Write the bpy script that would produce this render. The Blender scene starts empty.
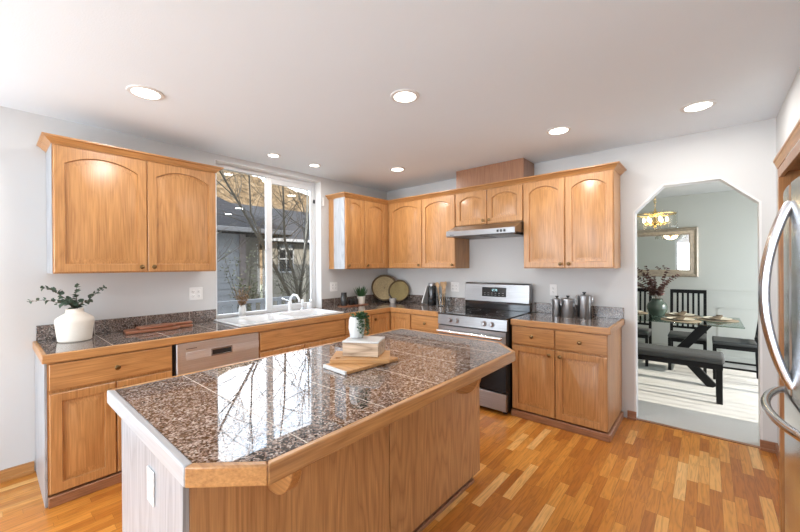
import bpy, math, random
from mathutils import Vector, Matrix

sc = bpy.context.scene
col = sc.collection
PI = math.pi
R = math.radians

# ------------------------------------------------------------------ camera
cd = bpy.data.cameras.new('camera')
cam = bpy.data.objects.new('camera', cd)
col.objects.link(cam)
F_PX, YAW, PITCH, ROLL = 357.291, R(40.755), R(-0.087), R(-0.397)
fw = Vector((-math.sin(YAW) * math.cos(PITCH), math.cos(YAW) * math.cos(PITCH), math.sin(PITCH)))
rt = Vector((math.cos(YAW), math.sin(YAW), 0))
up = rt.cross(fw)
r2 = rt * math.cos(ROLL) + up * math.sin(ROLL)
u2 = -rt * math.sin(ROLL) + up * math.cos(ROLL)
m = Matrix((r2, u2, -fw)).transposed().to_4x4()
m.translation = Vector((3.589, -3.875, 1.427))
cam.matrix_world = m
cd.sensor_fit = 'HORIZONTAL'
cd.sensor_width = 36.0
cd.lens = F_PX / 800.0 * 36.0
cd.clip_start = 0.02
cd.clip_end = 500
sc.camera = cam

# ------------------------------------------------------------------ light, sky, exposure
sc.view_settings.view_transform = 'Standard'
sc.view_settings.look = 'None'
sc.view_settings.gamma = 1.0
sc.view_settings.use_curve_mapping = False
sc.view_settings.exposure = 0.29
sc.cycles.transparent_max_bounces = 48

world = bpy.data.worlds.new('sky')
sc.world = world
world.use_nodes = True
wn = world.node_tree
for n_ in list(wn.nodes):
    wn.nodes.remove(n_)
w_out = wn.nodes.new('ShaderNodeOutputWorld')
w_bg = wn.nodes.new('ShaderNodeBackground')
w_tc = wn.nodes.new('ShaderNodeTexCoord')
w_nz = wn.nodes.new('ShaderNodeTexNoise')
w_nz.inputs['Scale'].default_value = 4.0
w_nz.inputs['Detail'].default_value = 4.0
w_rp = wn.nodes.new('ShaderNodeValToRGB')
w_rp.color_ramp.elements[0].position = 0.35
w_rp.color_ramp.elements[0].color = (0.62, 0.80, 1.0, 1)
w_rp.color_ramp.elements[1].position = 0.6
w_rp.color_ramp.elements[1].color = (0.97, 0.98, 1.0, 1)
wn.links.new(w_tc.outputs['Generated'], w_nz.inputs['Vector'])
wn.links.new(w_nz.outputs['Fac'], w_rp.inputs['Fac'])
wn.links.new(w_rp.outputs['Color'], w_bg.inputs['Color'])
wn.links.new(w_bg.outputs['Background'], w_out.inputs['Surface'])
w_bg.inputs['Strength'].default_value = 4.6


def lamp(name, kind, loc, energy, color=(1, 1, 1), rot=(0, 0, 0), **kw):
    d = bpy.data.lights.new(name, kind)
    d.energy = energy
    d.color = color
    for k, v in kw.items():
        setattr(d, k, v)
    o = bpy.data.objects.new(name, d)
    o.location = loc
    o.rotation_euler = rot
    col.objects.link(o)
    return o


# low winter sun from the +x side (comes in through the dining room's patio doors)
SUN_EL = R(24)
lamp('sun', 'SUN', (12, 1, 8), 6.2, (1.0, 0.93, 0.82), (0, PI / 2 - SUN_EL, R(1.5)), angle=R(0.4))
# daylight through the patio door behind the camera, and through the nook window on the window side
lamp('patio_daylight', 'AREA', (1.85, -6.93, 1.15), 62.0, (0.88, 0.95, 1.0), (PI / 2 + R(50), 0, 0),
     shape='RECTANGLE', size=3.0, size_y=2.0)
lamp('nook_daylight', 'AREA', (-0.06, -5.55, 1.35), 36.0, (0.88, 0.95, 1.0), (0, -PI / 2 - R(38), 0),
     shape='RECTANGLE', size=1.7, size_y=1.9)
# daylight through the dining room's doors
lamp('dining_daylight', 'AREA', (5.02, 1.75, 1.2), 8.0, (0.97, 0.98, 1.0), (0, PI / 2, 0),
     shape='RECTANGLE', size=1.9, size_y=2.2)

H = 2.515
CANS = [(0.942, -3.216, .085, 'near the left cabinet'), (2.119, -2.109, .08, 'over the island'), (3.542, -0.652, .085, 'near the arch'),
        (2.675, -0.832, .08, ''), (0.941, -0.834, .075, ''), (0.377, -2.031, .055, ''), (0.384, -1.555, .055, '')]


# ------------------------------------------------------------------ materials
def newmat(name):
    m = bpy.data.materials.new(name)
    m.use_nodes = True
    nt = m.node_tree
    b = nt.nodes['Principled BSDF']
    return m, nt, b


def mat(name, c, rough=0.5, metal=0.0, noise=0.0, nscale=8.0, bump=0.0, bscale=60.0, coat=0.0, spec=None, emis=None, estr=0.0):
    m, nt, b = newmat(name)
    b.inputs['Base Color'].default_value = (*c, 1)
    b.inputs['Roughness'].default_value = rough
    b.inputs['Metallic'].default_value = metal
    if coat:
        b.inputs['Coat Weight'].default_value = coat
        b.inputs['Coat Roughness'].default_value = 0.08
    if spec is not None:
        b.inputs['Specular IOR Level'].default_value = spec
    if emis:
        b.inputs['Emission Color'].default_value = (*emis, 1)
        b.inputs['Emission Strength'].default_value = estr
    tc = nt.nodes.new('ShaderNodeTexCoord')
    nz = nt.nodes.new('ShaderNodeTexNoise')
    nz.inputs['Scale'].default_value = nscale
    nz.inputs['Detail'].default_value = 4
    nt.links.new(tc.outputs['Object'], nz.inputs['Vector'])
    mx = nt.nodes.new('ShaderNodeMix')
    mx.data_type = 'RGBA'
    mx.inputs['A'].default_value = (*[x * (1 - noise) for x in c], 1)
    mx.inputs['B'].default_value = (*[min(1, x * (1 + noise)) for x in c], 1)
    nt.links.new(nz.outputs['Fac'], mx.inputs['Factor'])
    nt.links.new(mx.outputs['Result'], b.inputs['Base Color'])
    if bump:
        n2 = nt.nodes.new('ShaderNodeTexNoise')
        n2.inputs['Scale'].default_value = bscale
        n2.inputs['Detail'].default_value = 3
        nt.links.new(tc.outputs['Object'], n2.inputs['Vector'])
        bp = nt.nodes.new('ShaderNodeBump')
        bp.inputs['Strength'].default_value = bump
        bp.inputs['Distance'].default_value = 0.01
        nt.links.new(n2.outputs['Fac'], bp.inputs['Height'])
        nt.links.new(bp.outputs['Normal'], b.inputs['Normal'])
    return m


def math_node(nt, op, a, b=None, c=None):
    n = nt.nodes.new('ShaderNodeMath')
    n.operation = op
    for i, v in enumerate((a, b, c)):
        if v is None:
            continue
        if isinstance(v, (int, float)):
            n.inputs[i].default_value = v
        else:
            nt.links.new(v, n.inputs[i])
    return n.outputs[0]


def ramp(nt, fac, stops, interp='LINEAR'):
    r = nt.nodes.new('ShaderNodeValToRGB')
    r.color_ramp.interpolation = interp
    e = r.color_ramp.elements
    while len(e) < len(stops):
        e.new(0.5)
    for i, (p, c) in enumerate(stops):
        e[i].position = p
        e[i].color = (*c, 1)
    nt.links.new(fac, r.inputs['Fac'])
    return r.outputs['Color']


def wood(name, axis, dark, light, rough=0.36, coat=0.3, figure=.55):
    """straight-grained oak; axis is the grain direction in the part's own coordinates"""
    m, nt, b = newmat(name)
    tc = nt.nodes.new('ShaderNodeTexCoord')
    oi = nt.nodes.new('ShaderNodeObjectInfo')
    off = nt.nodes.new('ShaderNodeVectorMath')
    off.operation = 'ADD'
    nt.links.new(tc.outputs['Object'], off.inputs[0])
    rnd = math_node(nt, 'MULTIPLY', oi.outputs['Random'], 23.0)
    nt.links.new(rnd, off.inputs[1])

    def stretched(across, along, detail):
        mp = nt.nodes.new('ShaderNodeMapping')
        s = [across] * 3
        s['xyz'.index(axis)] = along
        mp.inputs['Scale'].default_value = s
        nt.links.new(off.outputs[0], mp.inputs['Vector'])
        nz = nt.nodes.new('ShaderNodeTexNoise')
        nz.inputs['Scale'].default_value = 1.0
        nz.inputs['Detail'].default_value = detail
        nt.links.new(mp.outputs['Vector'], nz.inputs['Vector'])
        return nz.outputs['Fac']
    n1 = stretched(5.0, 0.7, 2)
    rings = math_node(nt, 'PINGPONG', math_node(nt, 'MULTIPLY', n1, 30.0), 1.0)
    rings = math_node(nt, 'POWER', rings, .5)
    fine = stretched(160.0, 5.0, 3)
    wide = stretched(14.0, 1.2, 2)
    f = math_node(nt, 'MULTIPLY', rings, 0.22 * figure)
    f = math_node(nt, 'MULTIPLY_ADD', fine, 0.60, f)
    f = math_node(nt, 'MULTIPLY_ADD', wide, 0.22, f)
    c = ramp(nt, f, [(0.30 + .05 * figure, dark), (0.66 + .15 * figure, light)])
    nt.links.new(c, b.inputs['Base Color'])
    b.inputs['Roughness'].default_value = rough
    b.inputs['Coat Weight'].default_value = coat
    b.inputs['Coat Roughness'].default_value = 0.28
    b.inputs['Coat IOR'].default_value = 1.6
    bp = nt.nodes.new('ShaderNodeBump')
    bp.inputs['Strength'].default_value = 0.08
    bp.inputs['Distance'].default_value = 0.004
    nt.links.new(fine, bp.inputs['Height'])
    nt.links.new(bp.outputs['Normal'], b.inputs['Normal'])
    return m


OD, OL = (0.36, 0.160, 0.050), (0.66, 0.345, 0.128)
wood_v = wood('oak_vertical', 'z', OD, OL)
wood_h = wood('oak_horizontal', 'x', OD, OL)
wood_d = wood('oak_depth', 'y', OD, OL)
wood_panel = wood('oak_panel', 'z', (0.36, 0.165, 0.06), (0.69, 0.385, 0.165), figure=1.1)
pale_sheen_v = wood('pale_sheen_panel', 'z', (0.27, 0.285, 0.31), (0.49, 0.51, 0.54), rough=.35, figure=1.4)  # end faces paled: white reflected light is put into the colour
pale_sheen_h = wood('pale_sheen_edge', 'x', (0.42, 0.435, 0.455), (0.56, 0.58, 0.605), rough=.3)  # island edge strip with white sheen worked into its colour
wood_base = wood('oak_toe', 'x', (0.22, 0.095, 0.045), (0.42, 0.20, 0.10))
wood_casing = wood('oak_casing', 'z', (0.30, 0.12, 0.035), (0.55, 0.25, 0.08))
wood_red = wood('carved_wood', 'y', (0.22, 0.07, 0.03), (0.42, 0.17, 0.08), rough=0.4, coat=.2)
wood_board = wood('board_wood', 'x', (0.42, 0.20, 0.07), (0.72, 0.42, 0.18), rough=0.4, coat=.2)
wood_pale = wood('pale_wood', 'x', (0.25, 0.155, 0.09), (0.78, 0.60, 0.43), rough=0.5, coat=.1, figure=1.5)
wood_spoon = wood('spoon_wood', 'z', (0.48, 0.29, 0.14), (0.74, 0.52, 0.30), rough=0.5, coat=0)
black_wood = mat('black_wood', (0.007, 0.0068, 0.0068), .5, noise=.3, spec=.2)
wall_m = mat('wall_paint', (0.625, 0.628, 0.625), .6, noise=.02, nscale=3, bump=.06, bscale=160)
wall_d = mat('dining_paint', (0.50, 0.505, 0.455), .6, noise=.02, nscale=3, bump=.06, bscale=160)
ceil_m = mat('ceiling_paint', (0.79, 0.86, 0.925), .75, noise=.015, nscale=3, bump=.10, bscale=130)
white_m = mat('white_trim_paint', (0.74, 0.74, 0.735), .35, noise=.01)
vinyl_m = mat('white_vinyl', (0.66, 0.67, 0.68), .3, noise=.01)
enamel_m = mat('white_enamel', (0.70, 0.71, 0.72), .12, noise=.01, coat=.5)
ceramic_m = mat('matte_ceramic', (0.80, 0.75, 0.67), .55, noise=.05, nscale=30)
pot_m = mat('white_pot', (0.68, 0.68, 0.67), .3, noise=.02)
plastic_m = mat('white_plastic', (0.83, 0.83, 0.82), .35, noise=.01)
brass_m = mat('antique_brass', (0.22, 0.14, 0.065), .3, 1.0, noise=.2, nscale=40)
gold_m = mat('gold_metal', (0.85, 0.62, 0.26), .22, 1.0, noise=.1)
chrome_m = mat('chrome', (0.80, 0.82, 0.84), .07, 1.0, noise=.02)
dark_m = mat('dark_gap', (0.012, 0.012, 0.013), .6, noise=.2)
black_gloss = mat('black_glass', (0.008, 0.008, 0.009), .06, noise=.1, coat=.5)
black_matte = mat('black_matte', (0.02, 0.02, 0.021), .4, noise=.2)
screen_digit = mat('display_digits', (0.2, 0.5, 0.6), .4, emis=(0.6, 0.95, 1.0), estr=1.2)
leaf_green = mat('leaf_green', (0.045, 0.12, 0.045), .45, noise=.5, nscale=30)
leaf_grey = mat('eucalyptus_leaf', (0.085, 0.135, 0.095), .5, noise=.4, nscale=25)
leaf_dried = mat('dried_leaf', (0.17, 0.085, 0.075), .6, noise=.6, nscale=25)
leaf_dry2 = mat('dried_flower', (0.22, 0.12, 0.05), .7, noise=.6, nscale=40)
stem_m = mat('stem', (0.12, 0.075, 0.04), .6, noise=.3, nscale=30)
fabric_grey = mat('grey_upholstery', (0.058, 0.060, 0.058), .85, noise=.15, nscale=120, bump=.2, bscale=400)
carpet_m = mat('beige_carpet', (0.56, 0.545, 0.51), .95, noise=.14, nscale=180, bump=.6, bscale=350)
mat_weave = mat('woven_placemat', (0.25, 0.20, 0.135), .8, noise=.4, nscale=60, bump=.4, bscale=150)
plate_m = mat('cream_plate', (0.62, 0.58, 0.47), .35, noise=.05)
napkin_m = mat('dark_napkin', (0.10, 0.075, 0.045), .8, noise=.4, nscale=40)
silver_frame = mat('aged_silver', (0.50, 0.43, 0.34), .42, .75, noise=.3, nscale=25)
mirror_m = mat('mirror_glass', (0.86, 0.88, 0.87), .01, 1.0)
bulb_m = mat('lit_bulb', (1, .9, .7), .3, emis=(1.0, 0.80, 0.48), estr=5.0)
can_m = mat('lit_lens', (1, 1, 1), .5, emis=(1.0, 0.93, 0.82), estr=9.0)
siding_a = mat('pale_siding', (0.16, 0.165, 0.175), .8, noise=.08, nscale=2)
siding_b = mat('tan_siding', (0.15, 0.135, 0.11), .8, noise=.10, nscale=2)
roof_m = mat('grey_shingle', (0.014, 0.0135, 0.015), .95, noise=.35, nscale=9, spec=.1)
bark_m = mat('bark', (0.058, 0.048, 0.033), .9, noise=.5, nscale=14, bump=.5, bscale=40)
bark_sunlit = mat('sunlit_bark', (0.30, 0.27, 0.22), .9, noise=.4, nscale=14, bump=.4, bscale=40)  # sunlight on the trunk is put into this bark colour
ground_m = mat('dry_lawn', (0.10, 0.10, 0.055), .95, noise=.4, nscale=6)
rail_m = mat('painted_rail', (0.17, 0.175, 0.185), .7, noise=.1)
shade_block_m = mat('shade_block_grey', (0.4, 0.4, 0.4), .9, noise=.1)


def steel(name, c=(0.34, 0.34, 0.345), rough=.31, axis='x', smear=.15):
    m, nt, b = newmat(name)
    b.inputs['Metallic'].default_value = 1.0
    tc = nt.nodes.new('ShaderNodeTexCoord')
    mp = nt.nodes.new('ShaderNodeMapping')
    s = [400.0] * 3
    s['xyz'.index(axis)] = 3.0
    mp.inputs['Scale'].default_value = s
    nz = nt.nodes.new('ShaderNodeTexNoise')
    nz.inputs['Scale'].default_value = 1.0
    nt.links.new(tc.outputs['Object'], mp.inputs['Vector'])
    nt.links.new(mp.outputs['Vector'], nz.inputs['Vector'])
    cc = ramp(nt, nz.outputs['Fac'], [(.3, [x * (1 - smear) for x in c]), (.7, [min(1, x * (1 + smear)) for x in c])])
    nt.links.new(cc, b.inputs['Base Color'])
    rr = math_node(nt, 'MULTIPLY_ADD', nz.outputs['Fac'], .12, rough - .06)
    nt.links.new(rr, b.inputs['Roughness'])
    return m


steel_h = steel('brushed_steel')
steel_v = steel('brushed_steel_vertical', axis='z')
steel_fridge = steel('fridge_steel', (0.70, 0.72, 0.74), .24, 'z', .06)
steel_handle = steel('handle_steel', (0.66, 0.68, 0.72), .2, 'z', .05)


def glass(name, tint=(1, 1, 1), ior=1.5, extra=0.0):
    """thin pane: clear with a fresnel reflection"""
    m = bpy.data.materials.new(name)
    m.use_nodes = True
    nt = m.node_tree
    nt.nodes.remove(nt.nodes['Principled BSDF'])
    out = nt.nodes['Material Output']
    tr = nt.nodes.new('ShaderNodeBsdfTransparent')
    tr.inputs['Color'].default_value = (*tint, 1)
    gl = nt.nodes.new('ShaderNodeBsdfGlossy')
    gl.inputs['Roughness'].default_value = 0.01
    fr = nt.nodes.new('ShaderNodeFresnel')
    ge = nt.nodes.new('ShaderNodeNewGeometry')          # same reflection from both faces of the thin pane
    nt.links.new(math_node(nt, 'MULTIPLY_ADD', ge.outputs['Backfacing'], 1.0 / ior - ior, ior), fr.inputs['IOR'])
    mx = nt.nodes.new('ShaderNodeMixShader')
    fac = math_node(nt, 'ADD', fr.outputs[0], extra)
    nt.links.new(fac, mx.inputs[0])
    nt.links.new(tr.outputs[0], mx.inputs[1])
    nt.links.new(gl.outputs[0], mx.inputs[2])
    nt.links.new(mx.outputs[0], out.inputs['Surface'])
    return m


pane_m = glass('window_glass', ior=1.33)
crystal_m = glass('crystal_glass', (.97, .97, .95), 1.3, .01)
table_glass = glass('table_glass', (.62, .74, .68), 1.5, .04)
vase_glass = mat('green_glass', (.050, .070, .056), .15, noise=.25, nscale=9, coat=.4)
clear_glass = glass('clear_glass', (.92, .93, .93), 1.5, .05)


def granite(name, tile, ox, oy, stops, grout, scale=190.0, rough=.02, spec=.9, tile_x=None):
    m, nt, b = newmat(name)
    tc = nt.nodes.new('ShaderNodeTexCoord')
    vo = nt.nodes.new('ShaderNodeTexVoronoi')
    vo.inputs['Scale'].default_value = scale
    vo.inputs['Randomness'].default_value = 1.0
    nt.links.new(tc.outputs['Object'], vo.inputs['Vector'])
    sp = nt.nodes.new('ShaderNodeSeparateColor')
    nt.links.new(vo.outputs['Color'], sp.inputs[0])
    nz = nt.nodes.new('ShaderNodeTexNoise')
    nz.inputs['Scale'].default_value = scale * .22
    nz.inputs['Detail'].default_value = 3
    nt.links.new(tc.outputs['Object'], nz.inputs['Vector'])
    f = math_node(nt, 'MULTIPLY_ADD', nz.outputs['Fac'], .55, math_node(nt, 'MULTIPLY', sp.outputs[0], .80))
    f = math_node(nt, 'SUBTRACT', f, .15)
    c = ramp(nt, f, stops)
    sx = nt.nodes.new('ShaderNodeSeparateXYZ')
    nt.links.new(tc.outputs['Object'], sx.inputs[0])

    def line(o, off, tile=tile):
        d = math_node(nt, 'FRACT', math_node(nt, 'DIVIDE', math_node(nt, 'SUBTRACT', o, off - 50 * tile - .0015), tile))
        return math_node(nt, 'LESS_THAN', d, .0042 / tile)
    gx = line(sx.outputs[0], ox, tile_x or tile)
    gy = line(sx.outputs[1], oy) if oy is not None else gx
    g = math_node(nt, 'MAXIMUM', gx, gy)
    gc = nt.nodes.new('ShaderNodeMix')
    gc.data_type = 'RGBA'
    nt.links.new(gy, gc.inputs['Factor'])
    gc.inputs['A'].default_value = (.15, .11, .088, 1)      # joints filled with stone-coloured grout
    gc.inputs['B'].default_value = (*grout, 1)              # same grout paled: reflected light put into its colour
    mx = nt.nodes.new('ShaderNodeMix')
    mx.data_type = 'RGBA'
    nt.links.new(g, mx.inputs['Factor'])
    nt.links.new(c, mx.inputs['A'])
    nt.links.new(gc.outputs['Result'], mx.inputs['B'])
    nt.links.new(mx.outputs['Result'], b.inputs['Base Color'])
    rr = math_node(nt, 'MULTIPLY_ADD', g, .45, rough)
    nt.links.new(rr, b.inputs['Roughness'])
    b.inputs['Specular IOR Level'].default_value = spec
    b.inputs['IOR'].default_value = 1.6
    return m


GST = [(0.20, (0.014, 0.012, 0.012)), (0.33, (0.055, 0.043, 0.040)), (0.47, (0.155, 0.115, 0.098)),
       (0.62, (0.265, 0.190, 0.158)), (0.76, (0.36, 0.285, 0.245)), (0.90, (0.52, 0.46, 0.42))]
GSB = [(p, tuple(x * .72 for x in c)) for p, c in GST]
TILE = 0.333


def hardwood():
    m, nt, b = newmat('oak_floor')
    tc = nt.nodes.new('ShaderNodeTexCoord')
    sx = nt.nodes.new('ShaderNodeSeparateXYZ')
    nt.links.new(tc.outputs['Object'], sx.inputs[0])
    W, L = .057, .40
    rowf = math_node(nt, 'DIVIDE', sx.outputs[0], W)
    row = math_node(nt, 'FLOOR', rowf)
    wnz = nt.nodes.new('ShaderNodeTexWhiteNoise')
    wnz.noise_dimensions = '1D'
    nt.links.new(row, wnz.inputs['W'])
    lenf = math_node(nt, 'DIVIDE', sx.outputs[1], L)
    # each row has its own offset and its own slightly different board length
    lenf = math_node(nt, 'MULTIPLY', lenf, math_node(nt, 'MULTIPLY_ADD', wnz.outputs['Value'], .9, .7))
    lenf = math_node(nt, 'ADD', lenf, math_node(nt, 'MULTIPLY', wnz.outputs['Value'], 17.3))
    bid = math_node(nt, 'FLOOR', lenf)
    cmb = nt.nodes.new('ShaderNodeCombineXYZ')
    nt.links.new(row, cmb.inputs[0])
    nt.links.new(bid, cmb.inputs[1])
    w2 = nt.nodes.new('ShaderNodeTexWhiteNoise')
    w2.noise_dimensions = '3D'
    nt.links.new(cmb.outputs[0], w2.inputs['Vector'])
    base = ramp(nt, w2.outputs['Value'], [(0.0, (0.42, 0.138, 0.020)), (0.2, (0.47, 0.165, 0.025)), (0.55, (0.58, 0.225, 0.036)),
                                          (0.78, (0.66, 0.285, 0.055)), (0.9, (0.76, 0.40, 0.12)), (1.0, (0.80, 0.46, 0.17))])
    # grain along y, shifted per board
    mp = nt.nodes.new('ShaderNodeMapping')
    mp.inputs['Scale'].default_value = (22, 1.8, 1)
    ad = nt.nodes.new('ShaderNodeVectorMath')
    ad.operation = 'ADD'
    sc_ = nt.nodes.new('ShaderNodeVectorMath')
    sc_.operation = 'SCALE'
    sc_.inputs['Scale'].default_value = 9.0
    nt.links.new(w2.outputs['Color'], sc_.inputs[0])
    nt.links.new(tc.outputs['Object'], ad.inputs[0])
    nt.links.new(sc_.outputs[0], ad.inputs[1])
    nt.links.new(ad.outputs[0], mp.inputs['Vector'])
    nz = nt.nodes.new('ShaderNodeTexNoise')
    nz.inputs['Scale'].default_value = 1.0
    nz.inputs['Detail'].default_value = 3
    nt.links.new(mp.outputs['Vector'], nz.inputs['Vector'])
    rg = math_node(nt, 'POWER', math_node(nt, 'PINGPONG', math_node(nt, 'MULTIPLY', nz.outputs['Fac'], 14.0), 1.0), .5)
    gr = math_node(nt, 'MULTIPLY_ADD', rg, .34, .74)
    mul = nt.nodes.new('ShaderNodeVectorMath')
    mul.operation = 'SCALE'
    nt.links.new(base, mul.inputs[0])
    nt.links.new(gr, mul.inputs['Scale'])
    # joints between boards
    ex = math_node(nt, 'LESS_THAN', math_node(nt, 'FRACT', rowf), .028)
    ey = math_node(nt, 'LESS_THAN', math_node(nt, 'FRACT', lenf), .005)
    e = math_node(nt, 'MAXIMUM', ex, ey)
    mx = nt.nodes.new('ShaderNodeMix')
    mx.data_type = 'RGBA'
    nt.links.new(math_node(nt, 'MULTIPLY', e, .55), mx.inputs['Factor'])
    nt.links.new(mul.outputs[0], mx.inputs['A'])
    mx.inputs['B'].default_value = (0.13, 0.045, 0.012, 1)
    nt.links.new(mx.outputs['Result'], b.inputs['Base Color'])
    b.inputs['Roughness'].default_value = .34
    b.inputs['Coat Weight'].default_value = .12
    b.inputs['Coat Roughness'].default_value = .2
    return m


floor_m = hardwood()


def hill_mat():
    m, nt, b = newmat('winter_hillside')
    tc = nt.nodes.new('ShaderNodeTexCoord')
    nz = nt.nodes.new('ShaderNodeTexNoise')
    nz.inputs['Scale'].default_value = 1.1
    nz.inputs['Detail'].default_value = 10
    nz.inputs['Roughness'].default_value = .7
    nt.links.new(tc.outputs['Object'], nz.inputs['Vector'])
    c = ramp(nt, nz.outputs['Fac'], [(.34, (0.020, 0.017, 0.012)), (.45, (0.070, 0.048, 0.028)), (.54, (0.120, 0.084, 0.050)), (.70, (0.165, 0.125, 0.082))])
    nt.links.new(c, b.inputs['Base Color'])
    b.inputs['Roughness'].default_value = 1.0
    b.inputs['Specular IOR Level'].default_value = 0.0
    return m


# ------------------------------------------------------------------ mesh kit
class MB:
    def __init__(self):
        self.v, self.f = [], []

    def add(self, vs, fs):
        k = len(self.v)
        self.v += [tuple(p) for p in vs]
        self.f += [tuple(i + k for i in f) for f in fs]
        return self

    def box(self, x0, x1, y0, y1, z0, z1):
        v = [(x, y, z) for z in (z0, z1) for y in (y0, y1) for x in (x0, x1)]
        return self.add(v, [(0, 2, 3, 1), (4, 5, 7, 6), (0, 1, 5, 4), (2, 6, 7, 3), (0, 4, 6, 2), (1, 3, 7, 5)])

    def obox(self, M, sx, sy, sz):
        """box centred at the origin of matrix M"""
        v = [M @ Vector((x * sx / 2, y * sy / 2, z * sz / 2)) for z in (-1, 1) for y in (-1, 1) for x in (-1, 1)]
        return self.add(v, [(0, 2, 3, 1), (4, 5, 7, 6), (0, 1, 5, 4), (2, 6, 7, 3), (0, 4, 6, 2), (1, 3, 7, 5)])

    def bar(self, a, b, w, d, upv=(0, 0, 1)):
        a, b = Vector(a), Vector(b)
        t = (b - a).normalized()
        s = t.cross(Vector(upv))
        if s.length < 1e-4:
            s = t.cross(Vector((1, 0, 0)))
        s.normalize()
        n = s.cross(t)
        v = []
        for p in (a, b):
            for (i, j) in ((-1, -1), (1, -1), (1, 1), (-1, 1)):
                v.append(p + s * (i * w / 2) + n * (j * d / 2))
        return self.add(v, [(3, 2, 1, 0), (4, 5, 6, 7), (0, 1, 5, 4), (1, 2, 6, 5), (2, 3, 7, 6), (3, 0, 4, 7)])

    def loops(self, ls, cap0=True, cap1=True, closed=True):
        n = len(ls[0])
        vs = [p for l in ls for p in l]
        fs = []
        for k in range(len(ls) - 1):
            for i in range(n if closed else n - 1):
                j = (i + 1) % n
                fs.append((k * n + i, k * n + j, (k + 1) * n + j, (k + 1) * n + i))
        if cap0:
            fs.append(tuple(reversed(range(n))))
        if cap1:
            fs.append(tuple((len(ls) - 1) * n + i for i in range(n)))
        return self.add(vs, fs)

    def prism(self, poly, axis, a, b):
        """poly in the two other axes (cyclic order), extruded from a to b"""
        def P(p, t):
            if axis == 'z':
                return (p[0], p[1], t)
            if axis == 'y':
                return (p[0], t, p[1])
            return (t, p[0], p[1])
        return self.loops([[P(p, a) for p in poly], [P(p, b) for p in poly]])

    def lathe(self, prof, c=(0, 0, 0), axis=(0, 0, 1), n=24, cap0=True, cap1=True):
        ax = Vector(axis).normalized()
        s = ax.orthogonal().normalized()
        t = ax.cross(s)
        c = Vector(c)
        ls = []
        for r, h in prof:
            ls.append([c + ax * h + (s * math.cos(2 * PI * i / n) + t * math.sin(2 * PI * i / n)) * max(r, 1e-5) for i in range(n)])
        return self.loops(ls, cap0, cap1)

    def tube(self, pts, rad, n=8, cap=True):
        pts = [Vector(p) for p in pts]
        if not isinstance(rad, (list, tuple)):
            rad = [rad] * len(pts)
        ls = []
        pv = None
        for i, p in enumerate(pts):
            d = (pts[min(i + 1, len(pts) - 1)] - pts[max(i - 1, 0)]).normalized()
            if pv is None:
                s = d.orthogonal().normalized()
            else:
                s = (pv - d * pv.dot(d))
                s = s.normalized() if s.length > 1e-6 else d.orthogonal().normalized()
            pv = s
            t = d.cross(s)
            ls.append([p + (s * math.cos(2 * PI * k / n) + t * math.sin(2 * PI * k / n)) * rad[i] for k in range(n)])
        return self.loops(ls, cap, cap)

    def leaf(self, p, d, nrm, ln, wd):
        """a small pointed leaf with a folded midrib"""
        p, d, nrm = Vector(p), Vector(d).normalized(), Vector(nrm)
        s = d.cross(nrm)
        if s.length < 1e-5:
            s = d.orthogonal()
        s.normalize()
        n2 = s.cross(d)
        a, b_ = p, p + d * ln
        m1 = p + d * ln * .3 + n2 * wd * .12
        m2 = p + d * ln * .65 + n2 * wd * .10
        l1, r1 = m1 + s * wd * .48 + n2 * wd * .15, m1 - s * wd * .48 + n2 * wd * .15
        l2, r2_ = m2 + s * wd * .42 + n2 * wd * .15, m2 - s * wd * .42 + n2 * wd * .15
        return self.add([a, l1, m1, r1, l2, m2, r2_, b_], [(0, 2, 1), (0, 3, 2), (1, 2, 5, 4), (2, 3, 6, 5), (4, 5, 7), (5, 6, 7)])

    def build(self, name, material, parent=None, bevel=0.0, smooth=35.0, seg=2, recalc=True):
        me = bpy.data.meshes.new(name)
        me.from_pydata(self.v, [], self.f)
        me.materials.append(material)
        if recalc:
            import bmesh
            bm = bmesh.new()
            bm.from_mesh(me)
            bmesh.ops.recalc_face_normals(bm, faces=bm.faces)
            bm.to_mesh(me)
            bm.free()
        if smooth:
            for p in me.polygons:
                p.use_smooth = True
            me.set_sharp_from_angle(angle=R(smooth))
        o = bpy.data.objects.new(name, me)
        col.objects.link(o)
        if parent:
            o.parent = parent
        if bevel:
            md = o.modifiers.new('bevel', 'BEVEL')
            md.width = bevel
            md.segments = seg
            md.limit_method = 'ANGLE'
            md.angle_limit = R(40)
            md.harden_normals = False
        return o


def tag(o, label, cat, group=None, kind=None):
    o['label'] = label
    o['category'] = cat
    if group:
        o['group'] = group
    if kind:
        o['kind'] = kind
    return o


def thing(name, label, cat, loc=(0, 0, 0), rz=0.0, group=None):
    o = bpy.data.objects.new(name, None)
    o.empty_display_size = .1
    col.objects.link(o)
    o.location = loc
    o.rotation_euler = (0, 0, rz)
    return tag(o, label, cat, group)


def struct(name, mb, m, label=None, **kw):
    o = mb.build(name, m, **kw)
    o['kind'] = 'structure'
    if label:
        o['label'] = label
    return o


def dup(root, loc, rz, label, group=None):
    r = root.copy()
    col.objects.link(r)
    r.location = loc
    r.rotation_euler = (0, 0, rz)
    r['label'] = label
    if group:
        r['group'] = group
    for ch in list(root.children):
        c = ch.copy()
        col.objects.link(c)
        c.parent = r
        for g in list(ch.children):
            d = g.copy()
            col.objects.link(d)
            d.parent = c
    return r


WIN = PI / 2      # rotation of things standing on the window wall (their local x runs along +y)

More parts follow.
